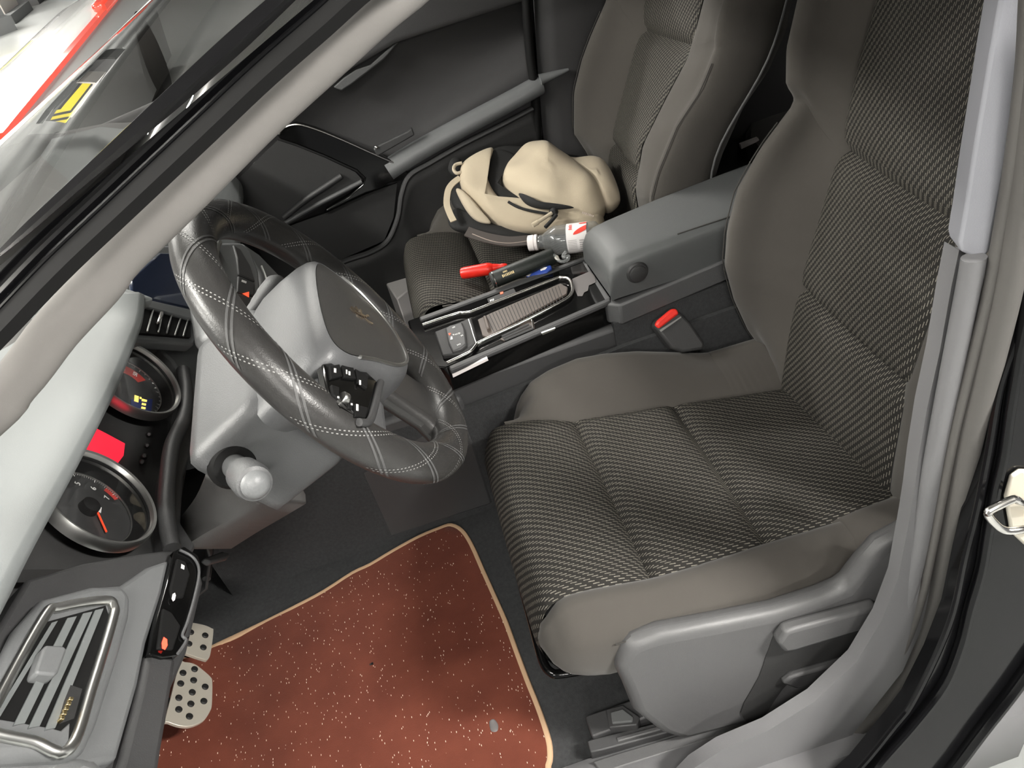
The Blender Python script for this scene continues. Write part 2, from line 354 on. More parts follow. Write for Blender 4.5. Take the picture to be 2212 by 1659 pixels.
# ================================================================== SEATS
def make_seat(name, label, org, d, ins_in, ins_out, yi, yo, yci, yco, side):
    """one car seat; d = offset of the whole seat. y tables give the front surface of the backrest by height"""
    D = V(d); root = thing(name, label, 'car seat', org, None)
    A = lambda x, y, z: V((x, y, z)) + D
    I = [(.20, .0, .13), (.207, .018, .19), (.207, .012, .24), (.202, -.012, .282), (.185, -.08, .287), (.163, -.15, .277), (.155, -.24, .262), (.152, -.335, .247), (.147, -.44, .226), (.143, -.545, .208), (.14, -.60, .195)]
    O = [(-.235, .0, .15), (-.24, .028, .22), (-.242, .028, .28), (-.238, .0, .333), (-.237, -.07, .328), (-.237, -.14, .311), (-.228, -.23, .292), (-.22, -.323, .278), (-.213, -.42, .262), (-.206, -.521, .252), (-.203, -.58, .24)]
    nI, nO = 8, 8
    Ic, Oc = cat(I, 8), cat(O, 8)
    segs = [('cushion_panel', 0, 40), ('cushion_panel', 40, 56), ('cushion_panel', 56, 80)]
    for nm, a, b in segs:
        rows = []
        for i in range(a, b + 1):
            t = (i - a) / (b - a)
            e0 = 1 if a == 0 else min(1, math.sqrt(max(0, 1 - (1 - min(t / .22, 1)) ** 2)))
            e1 = 1 if b == 80 else min(1, math.sqrt(max(0, 1 - (1 - min((1 - t) / .18, 1)) ** 2)))
            puff = .018 * min(e0, e1) - .009
            nrm = V((0, 0, 1)) if i > 28 else V((0, .8, .6)) if i < 18 else V((0, .8 * (28 - i) / 10, 1)).normalized()
            row = []
            for j in range(29):
                s = j / 28; p = lerp(Oc[i], Ic[i], s)
                ed = min(1, math.sqrt(max(0, 1 - (1 - min(min(s, 1 - s) / .05, 1)) ** 2)))
                row.append(p + D + nrm * (puff * (.35 + .65 * ed) + .004 * math.sin(math.pi * s)))
            rows.append(row)
        grid(nm, rows, 'cloth', root, angle=80)
    # inboard bolster, then the smoother joint cover behind it
    cz = [(-.62, .235), (-.576, .249), (-.45, .253), (-.312, .310), (-.25, .328), (-.196, .337), (-.14, .331), (-.102, .318), (-.07, .285), (-.055, .25), (-.04, .2)]
    def bolster(nm, ya, yb, m, sgn=1, n=36, extra=0):
        rows = []
        for i in range(n + 1):
            y = lerp(ya, yb, i / n)
            pi = min(Ic, key=lambda p: abs(p.y - y) + (9 if p.z < .19 and p.y > -.1 else 0)) if sgn > 0 else min(Oc, key=lambda p: abs(p.y - y) + (9 if p.z < .30 and p.y > -.02 else 0))
            z = tab(cz, y); x = pi.x; k = sgn
            if sgn < 0: z += .01
            xc = .252
            P = [(x - .012 * k, pi.z - .02), (x + .008 * k, pi.z + .003), (lerp(x, xc * k, .5), lerp(pi.z, z, .58) + .004), (xc * k - .014 * k, z - .004), (xc * k, z + extra), (xc * k + .014 * k, z - .006), (xc * k + .026 * k, z - .04), (xc * k + .028 * k, max(.09, z - .12)), (xc * k + .015 * k, .08)]
            rows.append([q + D for q in cat([(a, y, b) for a, b in P], 4)])
        return grid(nm, rows, m, root, angle=70)
    bolster('cushion_bolster', -.455, -.03, 'plain')
    bolster('cushion_bolster_end', -.62, -.455, 'plain', extra=.001)
    # outboard bolster: low, rolled over the plastic shield
    if side:
        rows = []
        n = 48
        for i in range(n + 1):
            t = i / n; y = lerp(.034, -.44, t)
            pi = min(Oc[22:], key=lambda p: abs(p.y - y))
            f = math.sqrt(max(0, 1 - (1 - min(t / .13, 1)) ** 2))
            zt = pi.z + .006; lo = tab([(-.44, .085), (-.31, .085), (-.16, .078), (-.09, .085), (-.05, .10), (.0, .085), (.03, .06)], y)
            P = [(pi.x + .012, pi.z - .022), (pi.x + .002, pi.z + .004), (pi.x - .018, zt + .006), (-.270, zt - .002), (-.291, zt - .018), (-.303, zt - .040), (-.305, zt - lo), (-.285, zt - lo - .02)]
            cx, cz = pi.x - .015, pi.z - .035
            rows.append([q + D for q in cat([(cx + (a - cx) * (.12 + .88 * f), y, cz + (b - cz) * (.12 + .88 * f)) for a, b in P], 4)])
        o = grid('cushion_bolster', rows, 'plain', root, angle=70)
        # seam thread along the bolster
        sq = [U(x, y, x=-.3055) for x, y in ((1330, 1392), (1480, 1352), (1620, 1318), (1760, 1284), (1840, 1262))]
        tube('bolster_seam', cat(sq, 6), .0012, 'seam', root, n=6)
        rows = []
        for i in range(13):
            y = lerp(-.43, -.56, i / 12); zt = .262 + .01 * (i / 12)
            rows.append([q + D for q in cat([(-.18, y, .235), (-.200, y, .262), (-.225, y, zt + .004), (-.262, y, zt + .004), (-.29, y, zt - .02), (-.298, y, zt - .07)], 4)])
        grid('cushion_bolster_end', rows, 'plain', root, angle=70)
    else:
        bolster('cushion_bolster', -.62, -.03, 'plain', sgn=-1)
    # backrest centre panels
    zi = [.17, .392, .632, 1.02]; zo = [.20, .447, .676, 1.02]
    for q in range(3):
        rows = []; n = 18
        for i in range(n + 1):
            t = i / n; za, zb = lerp(zi[q], zi[q + 1], t), lerp(zo[q], zo[q + 1], t)
            xa = tab(ins_in, za); xb = tab(ins_out, zb); row = []
            e0 = 1 if q == 0 else min(1, math.sqrt(max(0, 1 - (1 - min(t / .16, 1)) ** 2))); e1 = 1 if q == 2 else min(1, math.sqrt(max(0, 1 - (1 - min((1 - t) / .16, 1)) ** 2)))
            for j in range(25):
                s = j / 24; z = lerp(zb, za, s); y = lerp(tab(yo, zb), tab(yi, za), s)
                ed = min(1, math.sqrt(max(0, 1 - (1 - min(min(s, 1 - s) / .05, 1)) ** 2)))
                row.append(A(lerp(xb, xa, s), y + (.020 * min(e0, e1)) * (.75 + .25 * ed) - .010 + .004 * math.sin(math.pi * s), z))
            rows.append(row)
        grid('backrest_panel', rows, 'cloth', root, angle=80)
    # wings
    def wing(nm, z0, z1, c0, c1, ins, ys, yc, k, xc=.252, depth=.11, m='plain', lift=0):
        rows = []; n = 34
        for i in range(n + 1):
            t = i / n; zz = lerp(z0, z1, t); zc = lerp(c0, c1, t)
            x = tab(ins, zz) if k > 0 else -tab(ins, zz); y = tab(ys, zz); c = tab(yc, zc)
            end = min(t, 1 - t) / .03; sh = lift
            P = [(x - .035, y - .03, zz), (x - .004, y + .002, zz), (lerp(x, xc, .5), lerp(y, c, .52), lerp(zz, zc, .5)), (xc - .016, c - .010 + sh, zc), (xc, c + sh, zc), (xc + .016, c - .010 + sh, zc), (xc + .027, c - .045, zc), (xc + .03, c - depth, zc), (xc + .012, c - depth - .03, zc)]
            rows.append([V((p.x * k, p.y, p.z)) + D for p in cat(P, 4)])
        return grid(nm, rows, m, root, angle=70)
    wing('backrest_wing', .17, .632, .17, .708, ins_in, yi, yci, 1)
    wing('backrest_shoulder', .632, 1.02, .70, 1.02, ins_in, yi, yci, 1, lift=.002)
    ko = [(z, -x) for z, x in ins_out]
    neg = [(z, -x) for z, x in ins_out]
    wing('backrest_wing', .19, .676, .19, .71, ins_out, yo, yco, -1, depth=.105 if not side else .09)
    wing('backrest_shoulder', .676, 1.02, .70, 1.02, ins_out, yo, yco, -1, lift=.002, depth=.105 if not side else .09)
    rows = []
    for i in range(21):
        z = lerp(.17, 1.02, i / 20); ya = tab(yci, z) - .11; yb = tab(yco, z) - (.11 if side else .105)
        rows.append([A(x, lerp(yb, ya, (x + .28) / .56) - .05 * (1 - (x / .28) ** 2), z) for x in [-.28 + .04 * j for j in range(15)]])
    grid('backrest_shell', rows, 'dark2', root, solid=.004)
    # seam threads along the wing crest, and the light edge of the back shell
    for k, yc in ((1, yci), (-1, yco)):
        P = [A(k * .263, tab(yc, z) + .0005, z) for z in [.2 + .025 * i for i in range(20)]]
        tube('wing_seam', P, .0011, 'seam', root, n=6)
        P = cat([A(k * .283, tab(yc, z) - (.112 if k > 0 else .108 if not side else .09), z) for z in (.2, .35, .5, .66, .80, 1.0)], 6)
        tube('shell_edge', P, .0025, 'dash', root, n=8)
    return root
yci = [(.17, -.585), (.23, -.56), (.28, -.535), (.36, -.508), (.44, -.492), (.51, -.499), (.58, -.520), (.64, -.562), (.700, -.622), (.712, -.622), (.735, -.608), (.79, -.608), (.86, -.625), (1.02, -.68)]
seat = make_seat('car_seat', 'nearer driver seat of dark stitched cloth beside the steering wheel, empty', (0, -.25, 0), (0, 0, 0),
    [(.17, .14), (.21, .15), (.30, .175), (.40, .187), (1.02, .193)], [(.20, -.186), (.30, -.178), (.45, -.176), (.68, -.174), (1.02, -.175)],
    [(.17, -.545), (.22, -.556), (.30, -.580), (.39, -.603), (.63, -.668), (.77, -.693), (.85, -.714), (1.02, -.76)],
    [(.20, -.545), (.45, -.554), (.68, -.598), (.85, -.635), (1.02, -.68)],
    yci, [(.19, -.53), (.28, -.522), (.34, -.524), (.41, -.532), (.48, -.536), (.6, -.55), (.69, -.575), (.72, -.572), (.85, -.60), (1.02, -.65)], True)
# parts of the driver seat only
def shield():
    pl = PL((-.332, -.2, .2), (-1, .04, .06))
    out = [(1330, 1450), (1352, 1412), (1372, 1396), (1430, 1376), (1560, 1352), (1680, 1328), (1780, 1296), (1828, 1276), (1868, 1226), (1905, 1185), (1990, 1140), (2000, 1400), (1850, 1492), (1720, 1535), (1560, 1583), (1478, 1604), (1430, 1590), (1372, 1545), (1350, 1490)]
    plate('side_shield', out, pl, .035, 'shield', seat, bevel=.016, bseg=4)
    p2 = off(pl, .016)
    plate('recline_lever', [(1680, 1392), (1700, 1366), (1720, 1360), (1900, 1312), (1900, 1352), (1718, 1408), (1696, 1412)], off(pl, .02), .02, 'shield', seat, bevel=.006, bseg=3)
    plate('shield_recess_shade', [(1640, 1462), (1662, 1400), (1700, 1352), (1900, 1300), (1900, 1420), (1742, 1455), (1690, 1490), (1640, 1560), (1600, 1540)], off(pl, .0015), .004, 'dark', seat, smoothn=3)  # dark sheet: recess round the levers and pillar shade put into colour
    plate('height_lever', [(1690, 1478), (1712, 1462), (1900, 1410), (1900, 1440), (1722, 1490)], off(pl, .012), .012, 'dark2', seat, bevel=.004)
    # wedge of light plastic between the cushion and the pillar, foot of the backrest hinge
    plate('hinge_cover', [(2014, 880), (1974, 975), (1970, 1005), (1988, 1040), (2005, 1000), (2030, 880)], PL((-.30, -.5, .35), (-1, .1, .1)), .005, 'bpill', seat, bevel=.001)
shield()
rail = [(1110, 1195), (1128, 1265), (1150, 1345), (1172, 1425), (1190, 1452)]
P = [U(x, y, y=.045 - .004 * i) if False else U(x, y, z=lerp(.13, .11, i / 4)) for i, (x, y) in enumerate(rail)]
P += [U(1215, 1455, z=.105), U(1300, 1440, z=.10)]
tube('slide_bar', cat(P, 6), .0075, 'piano', seat, n=10)
# underside box that joins cushion to the rails
box('seat_base', (.0, -.29, .12), (.38, .46, .11), 'black', seat, bevel=.01)
for x in (-.265, .20): box('seat_rail', (x, -.30, .035), (.035, .60, .035), 'dark2', seat, bevel=.003)

pyc_p = [(.17, -.58), (.23, -.56), (.28, -.535), (.355, -.512), (.41, -.488), (.51, -.504), (.58, -.535), (.63, -.566), (.70, -.616), (.712, -.616), (.74, -.60), (.79, -.61), (.86, -.63), (1.02, -.69)]
pyc_m = [(.17, -.56), (.28, -.53), (.36, -.503), (.44, -.490), (.492, -.509), (.577, -.557), (.63, -.607), (.70, -.645), (.712, -.645), (.743, -.652), (.80, -.675), (1.02, -.765)]
seat2 = make_seat('car_seat', 'farther passenger seat of dark cloth carrying the cream backpack', (.755, -.21, 0), (.755, .04, .04),
    [(.17, .15), (.30, .17), (1.02, .18)], [(.20, -.15), (.43, -.155), (.66, -.155), (1.02, -.16)],
    [(.17, -.53), (.38, -.556), (.45, -.585), (.526, -.618), (.654, -.672), (1.02, -.77)], [(.20, -.515), (.415, -.50), (.51, -.525), (.588, -.580), (.664, -.638), (.757, -.672), (1.02, -.77)], pyc_p, pyc_m, False)
box('seat_base', (.75, -.25, .15), (.44, .48, .14), 'black', seat2, bevel=.01)
for x in (.55, .95): box('seat_rail', (x, -.27, .04), (.035, .55, .04), 'dark2', seat2, bevel=.003)
box('seat_bracket', (.52, .085, .12), (.05, .05, .06), 'alu', seat2, bevel=.004)

# rear bench
rs = thing('rear_seat', 'grey rear bench seat seen between the two front backrests', 'car seat', (.37, -1.2, 0))
rows = []
for i in range(15):
    z = lerp(.30, .85, i / 14); rows.append([V((x, -1.36 - .25 * (z - .3) + .05 * math.cos((x - .37) * 8) * .5, z)) for x in [-.30 + .1 * j for j in range(14)]])
grid('backrest', rows, 'plain', rs, solid=.12, soff=1)
prism('chrome_trim', [U(x, y, x=.93) for x, y in ((1600, 312), (1638, 298), (1640, 303), (1632, 308), (1602, 322))], (.01, 0, 0), 'whiteplastic_glint', rs)  # bright reflection of the chrome strip put in as plain white
pillow('cushion', cat([(-.28, -.92, .28), (1.02, -.92, .28), (1.04, -1.36, .26), (-.3, -1.36, .26)], 6, True), (0, 0, 1), .05, .14, 'plain', rs, power=.25)

# ================================================================== STEERING WHEEL
SC = V((-.078, .156, .737)); SN = V((.03, -1, .58)).normalized(); SU = V((1, .03, 0)); SU = (SU - SN * SU.dot(SN)).normalized(); SV = SN.cross(SU)
def W(u, v, h=0): return SC + SU * u + SV * v + SN * h
wheel = thing('steering_wheel', 'black leather covered steering wheel with a lion emblem on its pad', 'steering wheel', SC)
RR, rr = .1895, .0235
ring = [W(RR * math.cos(a), RR * math.sin(a)) for a in [2 * math.pi * i / 120 for i in range(120)]]
rows = [[SC + (SU * math.cos(a) + SV * math.sin(a)) * (RR + rr * math.cos(b)) + SN * rr * .95 * math.sin(b) for b in [2 * math.pi * j / 24 for j in range(24)]] for a in [2 * math.pi * i / 144 for i in range(144)]]
rim = grid('rim', rows, 'leather', wheel, cu=True, cv=True)
# quilted cover: pairs of stitched lines crossing around the grip
def rimp(a, b, e=.0004): return SC + (SU * math.cos(a) + SV * math.sin(a)) * (RR + (rr + e) * math.cos(b)) + SN * (rr * .95 + e) * math.sin(b)
verts = []; faces = []
def stitch(a0, a1, b0, b1, n, dashes):
    for i in range(n):
        if dashes and i % 2: continue
        t0, t1 = i / n, (i + (1 if not dashes else .9)) / n
        a, b = lerp(a0, a1, t0), lerp(b0, b1, t0); a2, b2 = lerp(a0, a1, t1), lerp(b0, b1, t1)
        p, q = rimp(a, b), rimp(a2, b2); dd = (q - p).normalized(); nn = (p - (SC + (SU * math.cos(a) + SV * math.sin(a)) * RR)).normalized(); s = dd.cross(nn) * .00055
        k = len(verts); verts.extend([p - s, p + s, q + s, q - s]); faces.append((k, k + 1, k + 2, k + 3))
NST = 14
gv, gf = [], []
for q in range(NST):
    a = 2 * math.pi * q / NST + .12
    for dlt in (0, .04):
        stitch(a + dlt, a + dlt + .75, -.5, 3.0, 76, True)
dv, df = verts, faces
verts, faces = gv, gf
for q in range(NST):
    a = 2 * math.pi * q / NST + .12
    for dlt in (0, .010, .04, .05):
        stitch(a + dlt + .55, a + dlt, -.5, 3.0, 30, False)
mesh('rim_stitching', dv, df, 'stitch', wheel, smooth=False)
mesh('rim_grooves', gv, gf, 'groove', wheel, smooth=False)
inner = [[W((RR - rr * .93) * math.cos(a), (RR - rr * .93) * math.sin(a), dz) for dz in (-.007, .009)] for a in [2 * math.pi * i / 100 for i in range(100)]]
# pad
pad = cat([(-.118, .030, 0), (-.098, .056, 0), (0, .063, 0), (.092, .055, 0), (.112, .028, 0), (.104, -.03, 0), (.066, -.078, 0), (0, -.098, 0), (-.046, -.074, 0), (-.082, -.022, 0)], 8, True)
def loop(sc, h, dv=0): return [W(p.x * sc, p.y * sc + dv, h) for p in pad]
rows = [loop(1.03, -.075, .0), loop(1.08, -.05), loop(1.07, -.02), loop(1.03, .008), loop(.985, .022), loop(.93, .030), loop(.86, .0345), loop(.845, .033), loop(.6, .0375), loop(.3, .0405), loop(.02, .042)]
grid('airbag_pad', rows, 'hub', wheel, cv=True, caps=True, angle=50)
face = [loop(.845, .0345), loop(.6, .0385), loop(.3, .0415), loop(.02, .043)]
grid('pad_face', face, 'hubface', wheel, cv=True, caps=False, angle=50)
arc = [W(p.x * .87, p.y * .87, .0350) for i, p in enumerate(pad) if p.y < .012]
i0 = [i for i, p in enumerate(pad) if p.y < .012]
tube('pad_trim', arc, .0022, 'satin', wheel, n=8)
# spokes
def slab(nm, pts, h, t, m, bev=.006):
    return prism(nm, [W(a, b, h) for a, b in pts], -SN * t, m, wheel, bevel=bev, bseg=3)
slab('spoke', [(.09, .045), (.13, .03), (.182, .022), (.186, -.03), (.13, -.05), (.08, -.06)], .006, .03, 'hub', .01)
slab('spoke', [(-.09, .048), (-.13, .04), (-.182, .03), (-.182, -.02), (-.15, -.055), (-.085, -.062)], .006, .03, 'hub', .01)
slab('spoke', [(-.042, -.075), (.048, -.075), (.05, -.15), (.07, -.182), (-.06, -.182), (-.04, -.15)], .0, .026, 'leather', .01)
for sgn in (1,):
    bp = [(sgn * a, b) for a, b in [(.098, .020), (.150, .016), (.158, -.006), (.150, -.044), (.100, -.050), (.110, -.02)]]
    panel = slab('button_panel', bp, .0135, .008, 'piano', .003)
    for (u, v, w_, h_) in [(.110, .011, .016, .010), (.130, .010, .016, .010), (.113, -.040, .014, .010)]:
        slab('button', [(u - w_ / 2, v - h_ / 2), (u + w_ / 2, v - h_ / 2), (u + w_ / 2, v + h_ / 2), (u - w_ / 2, v + h_ / 2)], .0155, .004, 'black', .0012)
wp = (SC + SN * .022, SN)
plate('button_panel', [(698, 784), (722, 778), (750, 780), (790, 800), (818, 826), (820, 836), (806, 900), (800, 908), (770, 904), (732, 880), (712, 856)], wp, .012, 'piano', wheel, bevel=.003)
tube('panel_trim', cat([UP(x, y, off(wp, .002)) for x, y in ((822, 826), (816, 850), (806, 890), (796, 912), (776, 912))], 4), .0042, 'dark2', wheel, n=10)
for q, mk in (([(712, 790), (734, 786), (740, 812), (716, 818)], [(724, 800, 5, 10)]), ([(738, 786), (764, 792), (770, 818), (744, 814)], [(749, 803, 3, 10), (755, 806, 4, 9)]), ([(768, 796), (796, 812), (794, 838), (774, 824)], [(778, 826, 4, 11)]), ([(764, 872), (796, 880), (790, 902), (768, 898)], [(772, 880, 5, 15)]), ([(716, 830), (734, 836), (732, 862), (720, 852)], [(731, 858, 4, 5)]), ([(756, 858), (764, 866), (762, 884), (752, 880)], [(760, 873, 4, 5)])):
    b = plate('button', q, off(wp, .003), .004, 'black', wheel, bevel=.001)
    for x, y, w_, h_ in mk: plate('button_mark', [(x - w_ / 2, y - h_ / 2), (x + w_ / 2, y - h_ / 2 + 1), (x + w_ / 2, y + h_ / 2), (x - w_ / 2, y + h_ / 2 - 1)], off(wp, .0034), .0003, 'white', b)
lathe('scroll_wheel', UP(737, 858, off(wp, .001)), UP(749, 865, off(wp, .001)), [(0, .003), (0, .006), (.15, .0068), (.85, .0068), (1, .006), (1, .003)], 'satin', wheel, n=20)
# lion emblem
def poly(nm, pts, h, m, t=.0018): return prism(nm, [W(a, b, h + t) for a, b in pts], -SN * t, m, wheel)
em = [[(-.003, .010), (.004, .013), (.008, .010), (.007, .006), (.003, .004), (-.001, .005)],
      [(.002, .005), (.006, .004), (.004, -.002), (.001, -.007), (-.004, -.009), (-.003, -.004)],
      [(.000, .002), (-.006, .005), (-.010, .004), (-.009, .002), (-.004, .000)],
      [(-.001, -.002), (-.008, -.001), (-.011, -.003), (-.009, -.0045), (-.003, -.004)],
      [(-.003, -.008), (-.009, -.011), (-.012, -.014), (-.009, -.015), (-.005, -.012), (.000, -.009)],
      [(.002, -.006), (.003, -.013), (.001, -.018), (.004, -.018), (.006, -.012), (.005, -.005)],
      [(.005, -.004), (.010, -.003), (.011, .003), (.009, .005), (.0095, -.001), (.006, -.002)]]
e0 = None
for q in em:
    o = poly('lion_emblem', [(-a * 1.15, b * 1.15) for a, b in q], .0425, 'bronze')
    if e0 is None: e0 = o
    else:
        # keep the emblem one mesh
        bm = bmesh.new(); bm.from_mesh(e0.data); bm.from_mesh(o.data); bm.to_mesh(e0.data); bm.free(); bpy.data.objects.remove(o)

# steering column shroud + stalks
col = thing('steering_column', 'grey steering column shroud with control stalks behind the wheel', 'steering column', W(0, 0, -.13))
nl = [(-.112, .066), (.1, .066), (.115, .0), (.10, -.07), (.03, -.095), (-.06, -.088), (-.112, -.058)]
fl = [(-.130, .076), (.11, .076), (.12, .0), (.10, -.05), (.04, -.075), (-.06, -.070), (-.132, -.040)]
def lp(pts, h, sc=1, n=6):
    Q = []
    for i, (a, b) in enumerate(pts):   # rounded corners
        (pa, pb_), (na, nb) = pts[i - 1], pts[(i + 1) % len(pts)]
        for f in (.22, .10): Q.append((lerp(a, pa, f), lerp(b, pb_, f), 0))
        Q.append((lerp(a, lerp(pa, na, .5), .04), lerp(b, lerp(pb_, nb, .5), .04), 0))
        for f in (.10, .22): Q.append((lerp(a, na, f), lerp(b, nb, f), 0))
    return [W(p[0] * sc, p[1] * sc, h) for p in Q]
rows = [lp(nl, -.060, .80), lp(nl, -.066, .94), lp(nl, -.074, 1.0), lp(nl, -.082, 1.01), lp(fl, -.145, 1.0), lp(fl, -.158, .99), lp(fl, -.162, .93)]
grid('shroud', rows, 'shroud', col, cv=True, caps=True, angle=65)
A_ = [U(x, y, y=q) for x, y, q in ((446, 1020, .33), (425, 1070, .37), (396, 1115, .41), (372, 1150, .44))]
B_ = [U(x, y, y=q) for x, y, q in ((575, 1076, .30), (520, 1110, .33), (460, 1145, .37), (405, 1180, .41))]
C_ = [U(x, y, y=q) for x, y, q in ((668, 1082, .28), (610, 1116, .31), (560, 1145, .34), (505, 1180, .38))]
D_ = [p + V((.16, .05, .0)) for p in C_]
L4 = [cat(q, 4) for q in (A_, B_, C_, D_)]
rows = [[L4[0][i], lerp(L4[0][i], L4[1][i], .5), lerp(L4[0][i], L4[1][i], .93), lerp(L4[1][i], L4[2][i], .08), lerp(L4[1][i], L4[2][i], .9), lerp(L4[2][i], L4[3][i], .1), L4[3][i]] for i in range(len(L4[0]))]
grid('column_skirt', rows, 'column', col, solid=.004, angle=50)
sp = U(503, 1004, x=-.206); se = U(556, 1050, x=-.290)
d = se - sp
lathe('stalk_collar', sp - d * .08, sp + d * .10, [(0, .026), (.5, .0265), (1, .022), (1, .014)], 'black', col)
stalk = lathe('control_stalk', sp, se, [(0, .012), (.1, .0135), (.40, .0145), (.44, .0165), (.50, .0185), (.80, .0195), (.90, .0175), (.93, .012)], 'shroud', col)
lathe('stalk_cap', sp + d * .90, sp + d * 1.03, [(0, .0135), (.3, .0145), (.6, .0125), (.85, .008), (1, .002)], 'dashlight', stalk, n=28)
s0 = W(.09, .055, -.11); s1 = UP(600, 612, off((SC, SN), -.085))
d = s1 - s0
st2 = lathe('control_stalk', s0, s1, [(0, .009), (.55, .0135), (.56, .0145), (.72, .0155), (.73, .0165), (.94, .017), (1, .012)], 'shroud', col)
lathe('stalk_cap', s0 + d * .95, s0 + d * 1.02, [(0, .015), (.6, .014), (1, .008)], 'dark2', st2)
# ================================================================== DASHBOARD
dash = thing('dashboard', 'grey dashboard with twin dials, air vents and a hooded instrument cluster', 'dashboard', (.35, .6, .5))
GN = V((.08, -1, .57)).normalized()
# main body: profile extruded across the car
def xprof(name, prof, x0, x1, m, parent, n=1, **k):
    return prism(name, [(x0, y, z) for y, z in prof], (x1 - x0, 0, 0), m, parent, **k)
xprof('dash_body', [(.56, .74), (.52, .70), (.50, .60), (.56, .47), (.80, .42), (1.05, .55), (1.05, .79), (.75, .79)], -.50, 1.05, 'dark', dash, bevel=.02)
# passenger side face of the dash, light from the windscreen
pp = PL((.8, .43, .6), (0, -1, .46))
xprof('dash_pad', [(.380, .605), (.367, .565), (.382, .525), (.42, .50), (.60, .50), (.80, .78), (.60, .775), (.50, .735), (.42, .67)], .50, 1.005, 'hood', dash, bevel=.012, bseg=3)
# hood over the instruments
rows = []
lip = [(305, 632), (297, 690), (265, 770), (230, 850), (150, 1000), (60, 1160), (0, 1275), (-60, 1390)]
yy = [.418, .420, .421, .422, .424, .424, .422, .418]
lp3 = cat([U(x, y, y=q) for (x, y), q in zip(lip, yy)], 8)
for p in lp3:
    rows.append([p + V((0, .010, -.018)), p + V((0, -.001, -.010)), p + V((0, -.002, -.004)), p + V((0, .003, .002)), p + V((0, .03, .012)), p + V((0, .10, .030)), p + V((0, .20, .040)), p + V((0, .34, .03)), p + V((0, .34, .0))])
hp = grid('cluster_hood', rows, 'hood', dash, angle=60, caps=False, solid=.004)
# rounded right end of the hood
e = lp3[0]
pillow('hood_end', cat([e + V((-.006, .0, -.012)), e + V((.008, .004, -.006)), e + V((.020, .05, .012)), e + V((.022, .2, .035)), e + V((.0, .24, .040)), e + V((-.03, .12, .03))], 6, True), (.2, -.2, 1), .008, .03, 'hood', dash)
rows = [[V((lerp(-.47, 1.05, j / 20), y, z - .02 * abs(j - 10) / 10)) for j in range(21)] for y, z in ((.52, .765), (.60, .785), (.75, .797), (.90, .80), (1.04, .79))]
grid('dash_top', rows, 'dashtop', dash, solid=.01)
# cluster panel
gp = PL((-.04, .462, .68), GN)
plate('cluster_panel', [(250, 600), (330, 700), (430, 860), (405, 1000), (372, 1195), (200, 1230), (20, 1230), (20, 1100), (150, 800)], off(gp, -.020), .02, 'dark', dash)
plate('cluster_surround', [(310, 735), (322, 718), (400, 728), (452, 742), (470, 830), (445, 868), (420, 900), (404, 880), (398, 820), (372, 778), (340, 748)], off(gp, .006), .03, 'dashlight', dash, bevel=.004)
rim_px = [(402, 850), (418, 880), (415, 930), (400, 990), (385, 1050), (372, 1120), (372, 1185), (398, 1210), (380, 1120), (392, 1040), (410, 980), (428, 920), (440, 880), (425, 850)]
sweep_pts = cat([UP(x, y, off(gp, .012)) for x, y in ((395, 800), (402, 850), (396, 905), (372, 960), (362, 1030), (358, 1110), (372, 1185))], 8)
tube('binnacle_edge', sweep_pts, .010, 'dark2', dash, n=12)
plate('binnacle_side', [(398, 850), (440, 868), (432, 930), (398, 1030), (392, 1130), (425, 1180), (405, 1215), (365, 1190), (356, 1100), (362, 1020), (385, 940)], off(gp, .004), .03, 'dark2', dash, bevel=.004)
def dial(name, c, R, n, lab):
    n = V(n).normalized()
    ux = V((1, 0, 0)); ux = (ux - n * ux.dot(n)).normalized(); uy = n.cross(ux)
    P = lambda a, r, h=0: c + (ux * math.cos(a) + uy * math.sin(a)) * r + n * h
    cc = lambda r, h: [P(2 * math.pi * i / 64, r, h) for i in range(64)]
    g = grid(name, [cc(R * .95, -.002), cc(R * .90, -.014), cc(R * .78, -.022)], 'black', dash, cv=True); g['label'] = lab
    grid('bezel', [cc(R * 1.04, -.012), cc(R * 1.055, -.002), cc(R * 1.03, .004), cc(R * .985, .003), cc(R * .955, -.003), cc(R * .94, -.012)], 'satin', g, cv=True)
    grid('dial_face', [cc(R * .80, -.021), cc(R * .5, -.021), cc(R * .01, -.021)], 'gauge', g, cv=True, caps=True)
    grid('dial_ring', [cc(R * .80, -.020), cc(R * .795, -.018), cc(R * .785, -.018), cc(R * .78, -.020)], 'satin', g, cv=True)
    grid('glass', [cc(R * .95, -.004), cc(R * .4, -.002), cc(R * .01, -.0015)], 'lens', g, cv=True, caps=True)
    return g, P, ux, uy, n
c2 = V((-.170, .446, .688)); c1 = V((.088, .450, .672))
g2, P2, ux2, uy2, n2 = dial('rev_counter', c2, .066, (.094, -1, .561), 'nearer round dial with white numerals and a resting orange needle')
g1, P1, ux1, uy1, n1 = dial('speed_dial', c1, .066, (-.02, -1, .60), 'farther round dial with a red band and amber digits')
# needle rests pointing down; numerals run clockwise
def numeral(g, P, ux, uy, a, s, R, m='white', sz=.008): text('numeral', s, P(a, R, -.0195), ux, uy, sz, m, g)
A7 = [math.radians(q) for q in (225, 190, 155, 120, 85, 50, 15, -20)]
def px_angle(c, n, px):  # angle of a photo point around a dial
    ux = V((1, 0, 0)); ux = (ux - n * ux.dot(n)).normalized(); uy = n.cross(ux); q = UP(px[0], px[1], (c - n * .020, n)) - c
    return math.atan2(q.dot(uy), q.dot(ux)), q.length
for s, px in (('5', (158, 1023)), ('6', (207, 1036)), ('7', (245, 1068))):
    a, r = px_angle(c2, n2, px); text('numeral', s, P2(a, .036, -.0195), ux2, uy2, .0095, 'white', g2)
a5, a6, a7 = [px_angle(c2, n2, p)[0] for p in ((158, 1023), (207, 1036), (245, 1068))]
st = (a7 - a5) / 2
if abs(st) > 2: st = -.6
